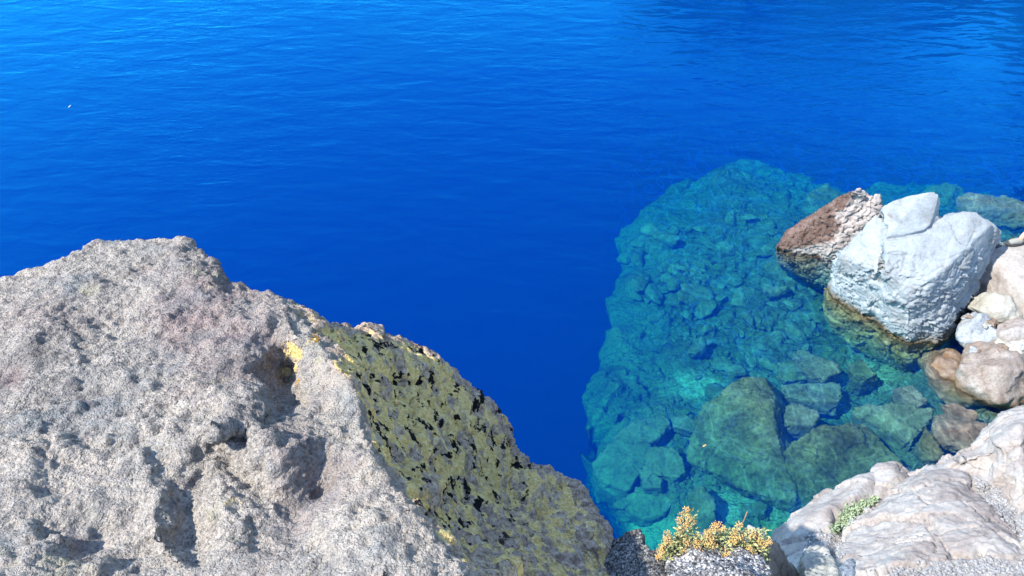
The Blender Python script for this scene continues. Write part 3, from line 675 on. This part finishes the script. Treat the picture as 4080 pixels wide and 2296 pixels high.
    out = [ped(*p) for p in [(3089, 2121, .25), (3165, 2050, .28), (3254, 1988, .30), (3343, 1936, .32), (3385, 1899, .34), (3419, 1885, .36), (3481, 1877, .40), (3529, 1850, .42), (3570, 1839, .42), (3610, 1862, .40), (3660, 1900, .3),
                                  (3700, 2000, .4), (3550, 2120, .55), (3450, 2300, .8), (3400, 2600, 1.2), (2900, 2600, 1.2), (3000, 2300, .5)]]
    ins = [ped(*p) for p in [(3420, 1960, .62), (3300, 2030, .60), (3190, 2110, .55), (3560, 1890, .55), (3480, 1990, .55), (3300, 2130, .68), (3230, 2230, .85), (3120, 2200, .6), (3380, 2080, .55), (3330, 2110, .50), (3300, 2300, 1.0)]]
    sh = relief(out+ins, len(out), [], -1.6, .0)
    me = sculpt([sh], .017, 3, [rough(1.4, .035, 7, .006, seed=3), cracks(1.5, .03, .022, 4, (1, 2.5, 1), .07), strata(4, .010, (.3, .8, .5), .8), rough(16, .003, 38, .0025, seed=6)])
    place_mesh('bedrock', me, M['pale'], 'pinkish white bedrock slab sloping into the water, half in shadow, left of the leafy mat')
    out = [ped(*p) for p in [(3642, 1890, .42), (3665, 1880, .50), (3711, 1849, .62), (3742, 1852, .62), (3769, 1808, .66), (3811, 1788, .72), (3872, 1781, .76), (3900, 1753, .82), (3948, 1705, .88), (3975, 1664, .92), (4017, 1643, .95), (4080, 1619, 1.0),
                                  (4500, 1560, 1.1), (4900, 1900, 1.6), (4600, 2700, 2.3), (3400, 2700, 2.1), (3375, 2290, 1.25), (3355, 2200, 1.0), (3368, 2130, .85), (3400, 2070, .75), (3480, 2008, .65), (3560, 1940, .5)]]
    nb = len(out)
    ins = [ped(*p) for p in [(3700, 1900, .85), (3790, 1990, 1.12), (3900, 2080, 1.3), (4040, 2200, 1.5), (4080, 2260, 1.55), (3560, 2020, .95), (3480, 2130, 1.05), (3450, 2230, 1.2), (3650, 2120, 1.25), (3750, 2250, 1.5), (3560, 2300, 1.5),
                                  (3850, 1880, .82), (3950, 1970, .88), (4050, 2080, 1.0), (3950, 1800, 1.0), (3940, 1900, .86), (3970, 1760, 1.12), (4060, 1700, 1.25), (4080, 1900, 1.25), (4000, 1930, 1.05), (4100, 2000, 1.15), (3760, 1860, .78), (3850, 1810, .92)]]
    sh = relief(out+ins, nb, [(nb, nb+1), (nb+1, nb+2), (nb+2, nb+3)], -1.6, .0)
    me = sculpt([sh], .017, 3, [rough(1.2, .045, 6, .007, seed=13), cracks(1.4, .04, .02, 7, (1, 2.2, 1), .08), strata(3.4, .016, (-.3, .8, .5), 1), rough(16, .0035, 38, .003, seed=16)])
    o = place_mesh('bedrock', me, M['pale'], 'massive pinkish white ridged bedrock filling the lower right corner')
    # near ledge rocks at the bottom
    def near(name, top, drop, mat, label, seed, v=.009, amp=.03, extra=()):
        t = [P(*p) for p in top]; b = [(p[0]*1.0, p[1], p[2]-drop) for p in t]
        me = sculpt([hull(t+b)]+list(extra), v, 3, [rough(5, amp, 22, amp*.3, seed=seed), rough(50, .006, 90, .003, seed=seed)])
        return place_mesh(name, me, mat, label)
    near('ledge_rock', [(2452, 2150, 3.1), (2490, 2125, 3.15), (2535, 2112, 3.15), (2560, 2135, 3.05), (2600, 2190, 2.95), (2640, 2240, 2.8), (2660, 2330, 2.6), (2440, 2400, 2.7), (2400, 2200, 3.1)], .8, M['gravelly_dark'], 'dark shaded gravelly rock left of the flowering shrub', 2)
    near('ledge_rock', [(2650, 2215, 2.75), (2700, 2165, 2.85), (2800, 2150, 2.85), (2900, 2150, 2.85), (2990, 2175, 2.8), (3060, 2190, 2.75), (3085, 2250, 2.6), (3080, 2400, 2.35), (2660, 2420, 2.3), (2840, 2260, 2.5)], .7, M['gravelly'], 'sunlit whitish gravelly rock under the flowering shrub', 4, amp=.035)
    near('ledge_rock', [(2935, 2110, 2.95), (2985, 2088, 3.0), (3030, 2100, 2.98), (3050, 2140, 2.9), (3045, 2190, 2.8), (2940, 2180, 2.82)], .5, M['cream'], 'rounded pale rock rising behind the flowering shrub', 6, amp=.02)
    near('ledge_rock', [(3060, 2142, 3.05), (3085, 2148, 3.1), (3130, 2200, 3.2), (3190, 2300, 3.2), (3250, 2500, 3.1), (3000, 2400, 2.9), (3050, 2200, 2.95)], 1.3, M['brown'], 'brown shaded slab right of the flowering shrub', 8, amp=.02)
    near('ledge_rock', [(3208, 2190, 3.2), (3230, 2177, 3.25), (3290, 2185, 3.25), (3330, 2230, 3.15), (3345, 2296, 3.0), (3380, 2450, 2.8), (3200, 2450, 2.75), (3205, 2280, 2.98)], 1.1, M['cream'], 'pale upright stone with a speckled top at the bottom edge', 10, amp=.018)
    near('ledge_rock', [(3345, 2260, 4.2), (3400, 2230, 4.3), (3420, 2330, 4.0), (3340, 2400, 3.8), (3290, 2320, 4.1)], 2.6, M['bluish'], 'small bluish white stone between the upright stone and the bedrock', 12, amp=.02)

def rubble(M):
    base = []
    for k in range(9):
        rs = np.random.RandomState(100+k); q = rs.normal(size=(14+k, 3)); q /= np.linalg.norm(q, axis=1)[:, None]
        q = np.sign(q)*np.abs(q)**.75; q *= np.array((.5, .5*rs.uniform(.6, .95), .5*rs.uniform(.35, .6)))*rs.uniform(.8, 1.1, (len(q), 1))
        me = sculpt([hull(q.tolist())], .045, 2, [rough(3, .05, 9, .02, seed=k)])
        me.shade_smooth(); base.append(me)
    mats = [M['rubble'], M['rubble2'], M['rubble'], M['under']]
    meshes = []
    for me in base:
        for m in mats[:4]:
            c = me.copy(); c.materials.clear(); c.materials.append(m); meshes.append(c)
    zones = [  # px range, py range, count, size range, dense centre
        ((2480, 3350), (860, 1560), 130, (.07, .50)),
        ((2700, 3350), (1180, 1620), 80, (.08, .24)),
        ((2560, 2800), (1560, 1950), 18, (.08, .2)),
        ((2860, 3240), (2020, 2140), 14, (.08, .22)),
        ((3330, 3600), (1480, 1660), 22, (.05, .16)),
        ((3560, 3660), (1740, 1870), 12, (.08, .18)),
    ]
    rnd = random.Random(5); k = 0
    for (xa, xb), (ya, yb), n, (sa, sb) in zones:
        for i in range(n):
            px, py = rnd.uniform(xa, xb), rnd.uniform(ya, yb)
            if (xa == 2480) and (px-2480)/870+(1560-py)/1400 < .38: continue
            x, y, _ = W(px, py, -1.1)
            z = float(bed_height(np.array([[x]]), np.array([[y]]))[0][0, 0])
            if z < -1.7: continue
            me = meshes[rnd.randrange(len(meshes))]
            o = bpy.data.objects.new('submerged_stone', me); COL.objects.link(o)
            s = sa+(sb-sa)*rnd.random()**2
            o.scale = (s*rnd.uniform(.9, 1.5), s*rnd.uniform(.8, 1.1), s*rnd.uniform(.7, 1.1)); o.location = (x, y, z+s*.12)
            o.rotation_euler = (rnd.uniform(-.25, .25), rnd.uniform(-.25, .25), rnd.uniform(0, 6.28))
            tag(o, 'small greenish stone in the rubble on the submerged shelf', 'stone', 'rubble stones on the submerged shelf'); k += 1

# ------------------------------------------------------------------ plants, person, far shore
from mathutils.bvhtree import BVHTree
def bvh_of(names):
    V, F = [], []
    for o in COL.objects:
        if o.type == 'MESH' and o.name.split('.')[0] in names:
            k = len(V); mw = Matrix.Translation(o.location)
            V += [mw@v.co for v in o.data.vertices]; F += [[a+k for a in p.vertices] for p in o.data.polygons]
    return BVHTree.FromPolygons(V, F)
def hit(tree, px, py):
    o = Vector((0, 0, CAMZ)); d = (Vector(P(px, py, 1.))-o).normalized()
    h = tree.ray_cast(o, d); return h[0], h[1]
def flat_mat(name, c, rough=.8, var=.25, scale=40, spec=.3, trans=0):
    s = NT(name); p = s.pos()
    a = tuple(x*(1-var) for x in c); b = tuple(min(1, x*(1+var)) for x in c)
    col = s.ramp(s.noise(p, scale, 3, .6), [(.35, a), (.65, b)])
    m = s.done(col, rough, s.bump(s.noise(p, scale*4, 3, .6), .002, .5), spec)
    if trans: s.b.inputs['Subsurface Weight'].default_value = 0
    return m
class MB:
    def __init__(s): s.v = []; s.f = []
    def add(s, v, f):
        k = len(s.v); s.v += [tuple(a) for a in v]; s.f += [[a+k for a in q] for q in f]
    def tube(s, pts, r0, r1, n=5):
        rings = []
        for i, p in enumerate(pts):
            p = Vector(p); a = Vector(pts[min(i+1, len(pts)-1)])-Vector(pts[max(i-1, 0)]); a.normalize()
            u = a.orthogonal().normalized(); w = a.cross(u); r = r0+(r1-r0)*i/(len(pts)-1)
            rings.append([p+(u*math.cos(t)+w*math.sin(t))*r for t in [2*math.pi*j/n for j in range(n)]])
        k = [a for q in rings for a in q]; f = []
        for i in range(len(pts)-1):
            for j in range(n): f.append([i*n+j, i*n+(j+1) % n, (i+1)*n+(j+1) % n, (i+1)*n+j])
        f.append(list(range(n))[::-1]); f.append([(len(pts)-1)*n+j for j in range(n)])
        s.add(k, f)
    def leaf(s, p, d, up, L, wd, fold=.25):
        p = Vector(p); d = Vector(d).normalized(); sd = d.cross(Vector(up)).normalized(); n = sd.cross(d)
        v = [p, p+d*L*.35+sd*wd*.5+n*wd*fold, p+d*L*.8+sd*wd*.42+n*wd*fold, p+d*L, p+d*L*.8-sd*wd*.42+n*wd*fold, p+d*L*.35-sd*wd*.5+n*wd*fold, p+d*L*.6]
        s.add(v, [[0, 1, 6], [1, 2, 6], [2, 3, 6], [3, 4, 6], [4, 5, 6], [5, 0, 6]])
    def blob(s, p, r, rnd, lv=1):
        bm = bmesh.new(); bmesh.ops.create_icosphere(bm, subdivisions=lv, radius=r)
        for q in bm.verts: q.co *= rnd.uniform(.85, 1.15)
        bm.verts.index_update(); s.add([q.co+Vector(p) for q in bm.verts], [[a.index for a in f.verts] for f in bm.faces]); bm.free()
    def build(s, name, mat, parent=None, smooth=True):
        loc = Vector(parent.location) if parent else None
        v = [Vector(a)-loc for a in s.v] if parent else s.v
        me = bpy.data.meshes.new(name); me.from_pydata([tuple(a) for a in v], [], s.f); me.update()
        if smooth: me.shade_smooth()
        me.materials.append(mat); o = bpy.data.objects.new(name, me); COL.objects.link(o)
        if parent: o.parent = parent
        return o
def skin(name, nodes, edges, mat, parent, sub=2, root=0):
    loc = Vector(parent.location)
    me = bpy.data.meshes.new('tmp'); me.from_pydata([tuple(Vector(n[0])-loc) for n in nodes], edges, []); me.update()
    o = bpy.data.objects.new('tmp', me); COL.objects.link(o)
    m = o.modifiers.new('s', 'SKIN'); m.use_smooth_shade = True
    # the skin layer exists once the modifier is there
    if not me.skin_vertices:
        bm = bmesh.new(); bm.from_mesh(me); bm.verts.layers.skin.verify(); bm.to_mesh(me); bm.free()
    for i, n in enumerate(nodes):
        r = n[1]; me.skin_vertices[0].data[i].radius = (r, r) if not hasattr(r, '__len__') else r
        me.skin_vertices[0].data[i].use_root = (i == root)
    u = o.modifiers.new('u', 'SUBSURF'); u.levels = sub; u.render_levels = sub
    dg = bpy.context.evaluated_depsgraph_get(); dg.update()
    me2 = bpy.data.meshes.new_from_object(o.evaluated_get(dg)); bpy.data.objects.remove(o)
    me2.name = name; me2.shade_smooth(); me2.materials.clear(); me2.materials.append(mat)
    q = bpy.data.objects.new(name, me2); COL.objects.link(q); q.parent = parent
    return q

def shrub(M):
    rnd = random.Random(11)
    mf = flat_mat('dried_flower', (.66, .41, .15), .8, .35, 150); ml = flat_mat('herb_leaf', (.36, .37, .16), .7, .35, 90)
    ms = flat_mat('stem', (.25, .20, .11), .8, .3, 90)
    root = empty('flowering_shrub', P(2850, 2200, 2.75)); tag(root, 'low flowering shrub with orange-tan dried flower clusters on the gravelly ledge', 'shrub')
    bases = [P(px, 2215, 2.78) for px in (2690, 2760, 2840, 2920, 2990)]
    heads = [(2735, 2028, .8), (2722, 2050, .9), (2745, 2062, .9), (2708, 2072, 1), (2735, 2090, 1.1), (2715, 2105, 1.1), (2768, 2078, .7), (2655, 2130, 1.2), (2650, 2150, 1.1), (2670, 2158, 1.0), (2640, 2185, 1.2), (2625, 2208, 1.1), (2618, 2222, .9), (2632, 2160+40, 1.1),
             (2848, 2092, 1.1), (2862, 2098, 1.2), (2838, 2108, 1.1), (2880, 2108, 1), (2820, 2130, 1.1), (2830, 2150, 1.2), (2812, 2160, 1.2), (2840, 2170, 1.1), (2725, 2145, 1.1), (2740, 2160, 1.0), (2770, 2165, 1.1), (2715, 2195, 1.1), (2730, 2205, 1.1), (2785, 2195, 1),
             (2940, 2092, .9), (2920, 2125, 1.1), (2935, 2140, 1.2), (2955, 2150, 1.1), (2925, 2160, 1.1), (2990, 2130, 1.1), (3010, 2125, 1.0), (3020, 2148, 1.2), (3035, 2165, 1.2), (3052, 2172, 1.0), (3000, 2165, 1.1), (2985, 2190, 1.1), (2995, 2205, 1.1), (2885, 2195, 1.1), (2900, 2215, 1.2), (2930, 2215, 1.1), (2950, 2200, 1.1), (2870, 2225, 1.1), (3000, 2215, .9), (2910, 2235, .9), (2885, 2250, .8), (3065, 2160, .8)]
    st, lf = MB(), MB()
    cl = []
    for hx, hy, sz in heads:
        tt = 2.72+rnd.uniform(-.05, .05); hp = Vector(P(hx+rnd.uniform(-4, 4), hy, tt))
        b = Vector(min(bases, key=lambda q: (Vector(q)-hp).length)); mid = (b+hp)/2+Vector((rnd.uniform(-.012, .012), .01, rnd.uniform(0, .015)))
        st.tube([b, mid, hp], .0022, .0012, 4)
        n = 7
        for i in range(n):
            f = .25+.7*i/n; p = b.lerp(mid, f*2) if f < .5 else mid.lerp(hp, f*2-1)
            d = Vector((rnd.uniform(-1, 1), rnd.uniform(-1, .6), rnd.uniform(-.1, 1)))
            lf.leaf(p, d, Vector((rnd.uniform(-.5, .5), rnd.uniform(-.5, .5), 1)), rnd.uniform(.011, .020), rnd.uniform(.005, .009))
        m = MB()
        for i in range(int(44*sz)):
            a = Vector((rnd.gauss(0, 1), rnd.gauss(0, 1), rnd.gauss(0, 1))).normalized()*rnd.random()**.45*.0165*sz
            m.blob(hp+a, rnd.uniform(.0014, .0026), rnd, 1)
        cl.append(m)
    for i in range(1700):
        px = rnd.uniform(2640, 3060); top = 2098 if px > 2820 else (2120 if px > 2680 else 2150); py = rnd.uniform(top+10, 2235)
        p = P(px, py, 2.76+rnd.uniform(-.05, .06)); lf.leaf(p, (rnd.uniform(-1, 1), rnd.uniform(-1, .3), rnd.uniform(-.1, 1)), (rnd.uniform(-.6, .6), rnd.uniform(-.6, .6), 1), rnd.uniform(.010, .021), rnd.uniform(.005, .009))
    for i in range(110):
        px = rnd.gauss(2738, 15); py = rnd.uniform(2030, 2130)
        lf.leaf(P(px, py, 2.73), (rnd.uniform(-1, 1), 0, rnd.uniform(.1, 1)), (0, -1, .5), .014, .006)
    st.build('stems', ms, root); lf.build('foliage', ml, root)
    for m in cl: m.build('flower_cluster', mf, root)
    tw = MB(); a = Vector(P(2945, 2110, 2.75)); b = Vector(P(2978, 2038, 2.7)); tw.tube([a-(b-a)*.8, a, a.lerp(b, .5)+Vector((.002, 0, 0)), b], .003, .0018, 6)
    tag(tw.build('twig', flat_mat('twig_bark', (.30, .17, .11), .8)), 'bare reddish twig sticking up behind the flowering shrub', 'twig')

def mats_and_gravel(M):
    rnd = random.Random(3)
    tree = bvh_of({'bedrock'})
    def scatter(path, width, n):
        out = []
        for i in range(n):
            f = rnd.random()*(len(path)-1); k = int(f); f -= k; a, b = path[k], path[min(k+1, len(path)-1)]
            w = width if not hasattr(width, '__len__') else width[k]+(width[min(k+1, len(width)-1)]-width[k])*f
            out.append((a[0]+(b[0]-a[0])*f+rnd.gauss(0, w*.5), a[1]+(b[1]-a[1])*f+rnd.gauss(0, w*.5)))
        return out
    lf = MB()
    for px, py in scatter([(3312, 2112), (3355, 2085), (3375, 2050), (3420, 2020), (3485, 1990)], (8, 26, 26, 20, 7), 1500):
        p, n = hit(tree, px, py)
        if not p: continue
        p = p+n*rnd.uniform(.0, .05); d = Vector((rnd.uniform(-1, 1), rnd.uniform(-1, 1), rnd.uniform(.0, .8)))
        lf.leaf(p, d, (0, 0, 1), rnd.uniform(.018, .034), rnd.uniform(.009, .015))
    o = lf.build('cushion_plant', flat_mat('pale_green_leaf', (.27, .33, .19), .7, .4, 30))
    tag(o, 'pale green leafy cushion plant growing in the crack of the bedrock', 'plant')
    g = MB()
    for path, wd, n in (([(3950, 1955), (4010, 2040), (4090, 2130)], 26, 1500), ([(3560, 2290), (3900, 2262), (4090, 2268)], 30, 900), ([(3240, 2150), (3330, 2190)], 34, 1100), ([(3900, 1930), (3960, 2000)], 16, 500)):
        for px, py in scatter(path, wd, n):
            p, nn = hit(tree, px, py)
            if p: g.blob(p, rnd.choice((.004, .006, .008, .008, .012, .02)), rnd, 1)
    o = g.build('gravel', M['pebble'], smooth=False); tag(o, 'fine pale gravel lying in the hollows of the bedrock', 'gravel', None, 'stuff')

def floaters(M):
    rnd = random.Random(9)
    def feather(px, py, L, label, ang, mat):
        b = MB(); c = Vector(W(px, py, .004)); d = Vector((math.cos(ang), math.sin(ang), .35)).normalized()
        b.leaf(c-d*L*.5, d, (0, 0, 1), L, L*.3); b.tube([c-d*L*.6, c+d*L*.5], .0015, .0008, 4)
        return tag(b.build('floating_leaf', mat), label, 'leaf')
    pale = flat_mat('pale_leaf', (.45, .55, .45), .6); brown = flat_mat('brown_leaf', (.42, .24, .10), .7)
    feather(277, 425, .07, 'tiny pale leaf floating alone on the open blue water at the far left', .9, pale)
    feather(2806, 1777, .06, 'small brown leaf floating over the mossy submerged slab', .4, brown)

def person(M):
    rock = bvh_of({'boulder'})
    toe = Vector(W(4008, 977, .80)); h, _ = hit(rock, 4050, 982)
    def ground(x, y):
        q = rock.ray_cast(Vector((x, y, 3)), Vector((0, 0, -1)))[0]; return q.z if q else .8
    x0, y0 = toe.x, toe.y; gz = ground(x0+.14, y0)
    hipx = x0+.70; hz = ground(hipx, y0-.12)+.11
    root = empty('person', (hipx, y0-.12, hz-.11)); tag(root, 'person seated on the pinkish boulder at the right edge, in blue jeans and grey shoes', 'person')
    skinm = flat_mat('skin', (.52, .34, .25), .55, .08, 30); jeans = flat_mat('denim', (.13, .20, .33), .85, .2, 90); shirt = flat_mat('shirt', (.16, .17, .19), .9, .15, 60)
    shoe = flat_mat('shoe_fabric', (.26, .26, .22), .8, .12, 120); sole = flat_mat('shoe_sole', (.06, .06, .06), .8); hair = flat_mat('hair', (.06, .035, .02), .7, .3, 120)
    yc = y0-.12; hip = Vector((hipx, yc, hz))
    def leg(side):
        yy = yc+side*.12; g = ground(x0+.2, yy)
        xo = .14 if side < 0 else 0; g = ground(x0+.2+xo, yy); an = Vector((x0+.150+xo, yy, g+.10)); kn = Vector((x0+.33+xo*.5, yy+side*.02, g+.485)); hp = Vector((hipx, yc+side*.09, hz+.01)); return an, kn, hp, g
    N, E = [], []
    def add(p, r, par=None):
        N.append((Vector(p), r)); 
        if par is not None: E.append((par, len(N)-1))
        return len(N)-1
    pel = add(hip, .105); w = add(hip+Vector((.02, 0, .17)), .095, pel); ch = add(hip+Vector((-.01, 0, .36)), .115, w); ub = add(hip+Vector((-.03, 0, .46)), .085, ch)
    nk = add(hip+Vector((-.05, 0, .55)), .046, ub); jaw = add(hip+Vector((-.075, 0, .62)), .060, nk); hd = add(hip+Vector((-.06, 0, .70)), .082, jaw); tp = add(hip+Vector((-.055, 0, .765)), .055, hd)
    add(hip+Vector((-.155, 0, .665)), .012, hd)
    ends = {}
    for sd in (-1, 1):
        an, kn, hp, g = leg(sd)
        a = add(hp, .082, pel); b = add(hp.lerp(kn, .55), .072, a); c = add(kn, .054, b); d = add(kn.lerp(an, .35), .050, c); e = add(an+Vector((.0, 0, .02)), .034, d); f = add(Vector((an.x+.005, an.y, g+.045)), .034, e); add(Vector((an.x-.10, an.y, g+.030)), .028, f)
        sh = add(hip+Vector((-.03, sd*.17, .44)), .052, ub); el = add(hip+Vector((-.10, sd*.24, .19)), .038, sh); wr = add(kn+Vector((.06, sd*.01, .085)), .024, el); pm = add(kn+Vector((-.005, 0, .075)), (.036, .017), wr)
        ends[sd] = (kn, an, hp, g)
    skin('body', N, E, skinm, root)
    for sd in (-1, 1):
        kn, an, hp, g = ends[sd]
        for k in range(5):
            o_ = (k-1.8)*.017; L = (.062, .072, .078, .070, .055)[k]
            if k == 0: pts = [kn+Vector((.01, -sd*.030, .07)), kn+Vector((-.02, -sd*.055, .060)), kn+Vector((-.045, -sd*.062, .035))]
            else: pts = [kn+Vector((-.02, o_, .078)), kn+Vector((-.02-L*.5, o_*1.1, .070)), kn+Vector((-.02-L*.85, o_*1.15, .040)), kn+Vector((-.015-L, o_*1.15, .012))]
            m = [(p, .0085-.001*i) for i, p in enumerate(pts)]
            skin('finger', m, [(i, i+1) for i in range(len(m)-1)], skinm, root, 1)
    # clothes
    for_j, je = [], []
    for_j.append((hip+Vector((.01, 0, .06)), .118)); for_j.append((hip+Vector((.0, 0, -.0)), .125)); je.append((0, 1))
    for sd in (-1, 1):
        kn, an, hp, g = ends[sd]; k = len(for_j)
        for_j += [(hp, .098), (hp.lerp(kn, .5), .088), (kn, .074), (kn.lerp(an, .4), .068), (kn.lerp(an, .72), .064)]
        je += [(1, k), (k, k+1), (k+1, k+2), (k+2, k+3), (k+3, k+4)]
    skin('jeans', for_j, je, jeans, root, 2, 1)
    sn = [(hip+Vector((.01, 0, .08)), .122), (hip+Vector((.02, 0, .2)), .118), (hip+Vector((-.01, 0, .36)), .135), (hip+Vector((-.03, 0, .47)), .085)]; se = [(0, 1), (1, 2), (2, 3)]
    for sd in (-1, 1):
        k = len(sn); sn += [(hip+Vector((-.03, sd*.175, .44)), .068), (hip+Vector((-.07, sd*.215, .30)), .060)]; se += [(3, k), (k, k+1)]
    skin('shirt', sn, se, shirt, root, 2, 1)
    skin('hair', [(hip+Vector((-.03, 0, .80)), .070), (hip+Vector((-.03, 0, .74)), .092), (hip+Vector((.01, 0, .66)), .072), (hip+Vector((.01, 0, .58)), .05)], [(0, 1), (1, 2), (2, 3)], hair, root, 2)
    for sd in (-1, 1):
        kn, an, hp, g = ends[sd]
        s_ = skin('shoe', [(Vector((an.x+.045, an.y, g+.055)), (.042, .05)), (Vector((an.x-.01, an.y, g+.06)), (.043, .052)), (Vector((an.x-.09, an.y, g+.045)), (.046, .036)), (Vector((an.x-.135, an.y, g+.036)), (.040, .026))], [(0, 1), (1, 2), (2, 3)], shoe, root)
        b = MB(); ring = []
        for i in range(24):
            t = 2*math.pi*i/24; cx = an.x-.05+.122*math.cos(t); wy = (.046 if math.cos(t) < 0 else .04)*math.sin(t); ring.append((cx, an.y+wy))
        v = [(a, c, g+.002) for a, c in ring]+[(a, c, g+.024) for a, c in ring]; b.add(v, [list(range(24))[::-1], list(range(24, 48))]+[[i, (i+1) % 24, 24+(i+1) % 24, 24+i] for i in range(24)])
        q = b.build('sole', sole, root); q.parent = s_
        for k in range(3):
            lc = MB(); zc = g+.085-.010*k; lc.tube([(an.x-.045-.028*k, an.y-.03, zc-.012), (an.x-.045-.028*k, an.y, zc+.004), (an.x-.045-.028*k, an.y+.03, zc-.012)], .003, .003, 5)
            q = lc.build('lace', skinm, root); q.parent = s_

def far_shore(M):
    # wooded slope beyond the frame at the upper right: it is seen mirrored in the water
    na, nr = 120, 40; V = []
    azs = np.linspace(-12, 100, na); rr = np.linspace(27, 95, nr)
    crest = lambda a: np.interp(a, [-12, 4, 10, 18, 26, 33, 38, 43, 60, 100], [2, 7, 17.5, 19, 18, 15, 19.5, 31, 38, 40])
    for a in azs:
        e = crest(a)
        for k, r in enumerate(rr):
            f = k/(nr-1); h = -6+(r*math.tan(R(e))+5)*sstep(0, .75, f)
            V.append((r*math.sin(R(a)), r*math.cos(R(a)), h))
    V = np.array(V); V[:, 2] += fbm(V*np.array((.12, .12, 0)), 4)*2.0*(V[:, 2] > -5)
    F = [[i*nr+j, i*nr+j+1, (i+1)*nr+j+1, (i+1)*nr+j] for i in range(na-1) for j in range(nr-1)]
    s = NT('scree_slope'); p = s.pos()
    col = s.ramp(s.noise(p, .35, 6, .65), [(.35, (.03, .055, .02)), (.5, (.07, .08, .04)), (.65, (.15, .13, .09))])
    mt = s.done(col, .95, s.bump(s.noise(p, 1.5, 5, .7), .4, .8), .1)
    o = mesh_obj('hillside', V, F, mt); tag(o, kind='structure')
    rnd = random.Random(2); bark = flat_mat('bark', (.10, .07, .05), .9, .2, 5); need = flat_mat('needles', (.04, .085, .03), .8, .45, 2)
    def conifer(h, seed):
        rn = random.Random(seed); t = MB(); t.tube([(0, 0, -1), (0, 0, h*.5), (0, 0, h)], .22, .04, 7)
        c = MB()
        for i in range(520):
            f = rn.random()**.8; z = h*(.12+.88*f); rad = (1-f)*h*.2+.15; a = rn.random()*6.283; r = rad*rn.uniform(.25, 1)
            p = Vector((math.cos(a)*r, math.sin(a)*r, z-r*.25)); d = Vector((math.cos(a), math.sin(a), rn.uniform(-.5, .1)))
            c.leaf(p, d, (rn.uniform(-.4, .4), rn.uniform(-.4, .4), 1), rn.uniform(.5, 1.1), rn.uniform(.25, .5), .1)
        return t, c, h
    kinds = [conifer(8+1.6*k, k) for k in range(4)]; protos = []
    tree = BVHTree.FromPolygons([tuple(v) for v in V], F)
    for i in range(46):
        a = R(rnd.uniform(35, 58) if i < 34 else rnd.uniform(14, 33)); r = rnd.uniform(38, 72)
        x, y = r*math.sin(a), r*math.cos(a); q = tree.ray_cast(Vector((x, y, 90)), Vector((0, 0, -1)))[0]
        if not q or q.z < .3: continue
        k = i % 4
        if len(protos) <= k:
            e = empty('conifer', (x, y, q.z)); t, c, h = kinds[k]
            for mb, nm, mm in ((t, 'trunk', bark), (c, 'crown', need)):
                me = bpy.data.meshes.new(nm); me.from_pydata([tuple(v) for v in mb.v], [], mb.f); me.materials.append(mm); ob = bpy.data.objects.new(nm, me); COL.objects.link(ob); ob.parent = e
            protos.append(e)
        else:
            src = protos[k]; e = src.copy(); COL.objects.link(e); e.scale = (.8, .8, .8) if a > R(39) else (.35, .35, .35); e.location = (x, y, q.z); e.rotation_euler = (0, 0, rnd.uniform(0, 6.28))
            for chd in src.children:
                c2 = chd.copy(); COL.objects.link(c2); c2.parent = e
        tag(e, 'dark green conifer on the far slope, seen mirrored in the water at the upper right', 'tree', 'conifers on the far slope')
def shore_debris(M):
    rnd = random.Random(21); tree = bvh_of({'boulder', 'stone', 'rock', 'bedrock'})
    base = []
    for k in range(4):
        rs = np.random.RandomState(300+k); q = rs.normal(size=(16, 3)); q /= np.linalg.norm(q, axis=1)[:, None]; q = np.sign(q)*np.abs(q)**.8*np.array((.5, .4, .3))
        me = sculpt([hull(q.tolist())], .05, 3, [rough(3, .04, 9, .015, seed=k)]); me.shade_smooth(); me.materials.append((M['cream'], M['tan'], M['bluish'], M['brown'])[k]); base.append(me)
    n = 0
    for i in range(400):
        if n >= 22: break
        px, py = rnd.choice(((3858, 1262), (3838, 1388), (3885, 1400), (3945, 1288), (3996, 1300), (3985, 1392), (4068, 1262), (4075, 1385)))
        px += rnd.gauss(0, 8); py += rnd.gauss(0, 6); p, nn = hit(tree, px, py)
        if not p or nn.z < .35 or p.z < -.05: continue
        o = bpy.data.objects.new('small_stone', rnd.choice(base)); COL.objects.link(o); s_ = rnd.choice((.05, .07, .09, .12)); o.scale = (s_*1.2, s_, s_)
        o.location = p+Vector((0, 0, s_*.1)); o.rotation_euler = (rnd.uniform(-.4, .4), rnd.uniform(-.4, .4), rnd.uniform(0, 6.3)); n += 1
        tag(o, 'little stone lodged among the larger rocks on the right shore', 'stone', 'little stones between the shore rocks')
def extras(M):
    s = NT('pebble'); p = s.pos()
    M['pebble'] = s.done(s.ramp(s.noise(p, 60, 2, .6), [(.3, (.12, .12, .12)), (.5, (.26, .25, .24)), (.7, (.40, .39, .38))]), .9, None, .2)
    shore_debris(M); shrub(M); mats_and_gravel(M); floaters(M); person(M); far_shore(M)

# ------------------------------------------------------------------ run
def main():
    environment()
    M = build_materials()
    water(); lakebed(M)
    foreground(M); boulders(M); rubble(M)
    extras(M)
main()
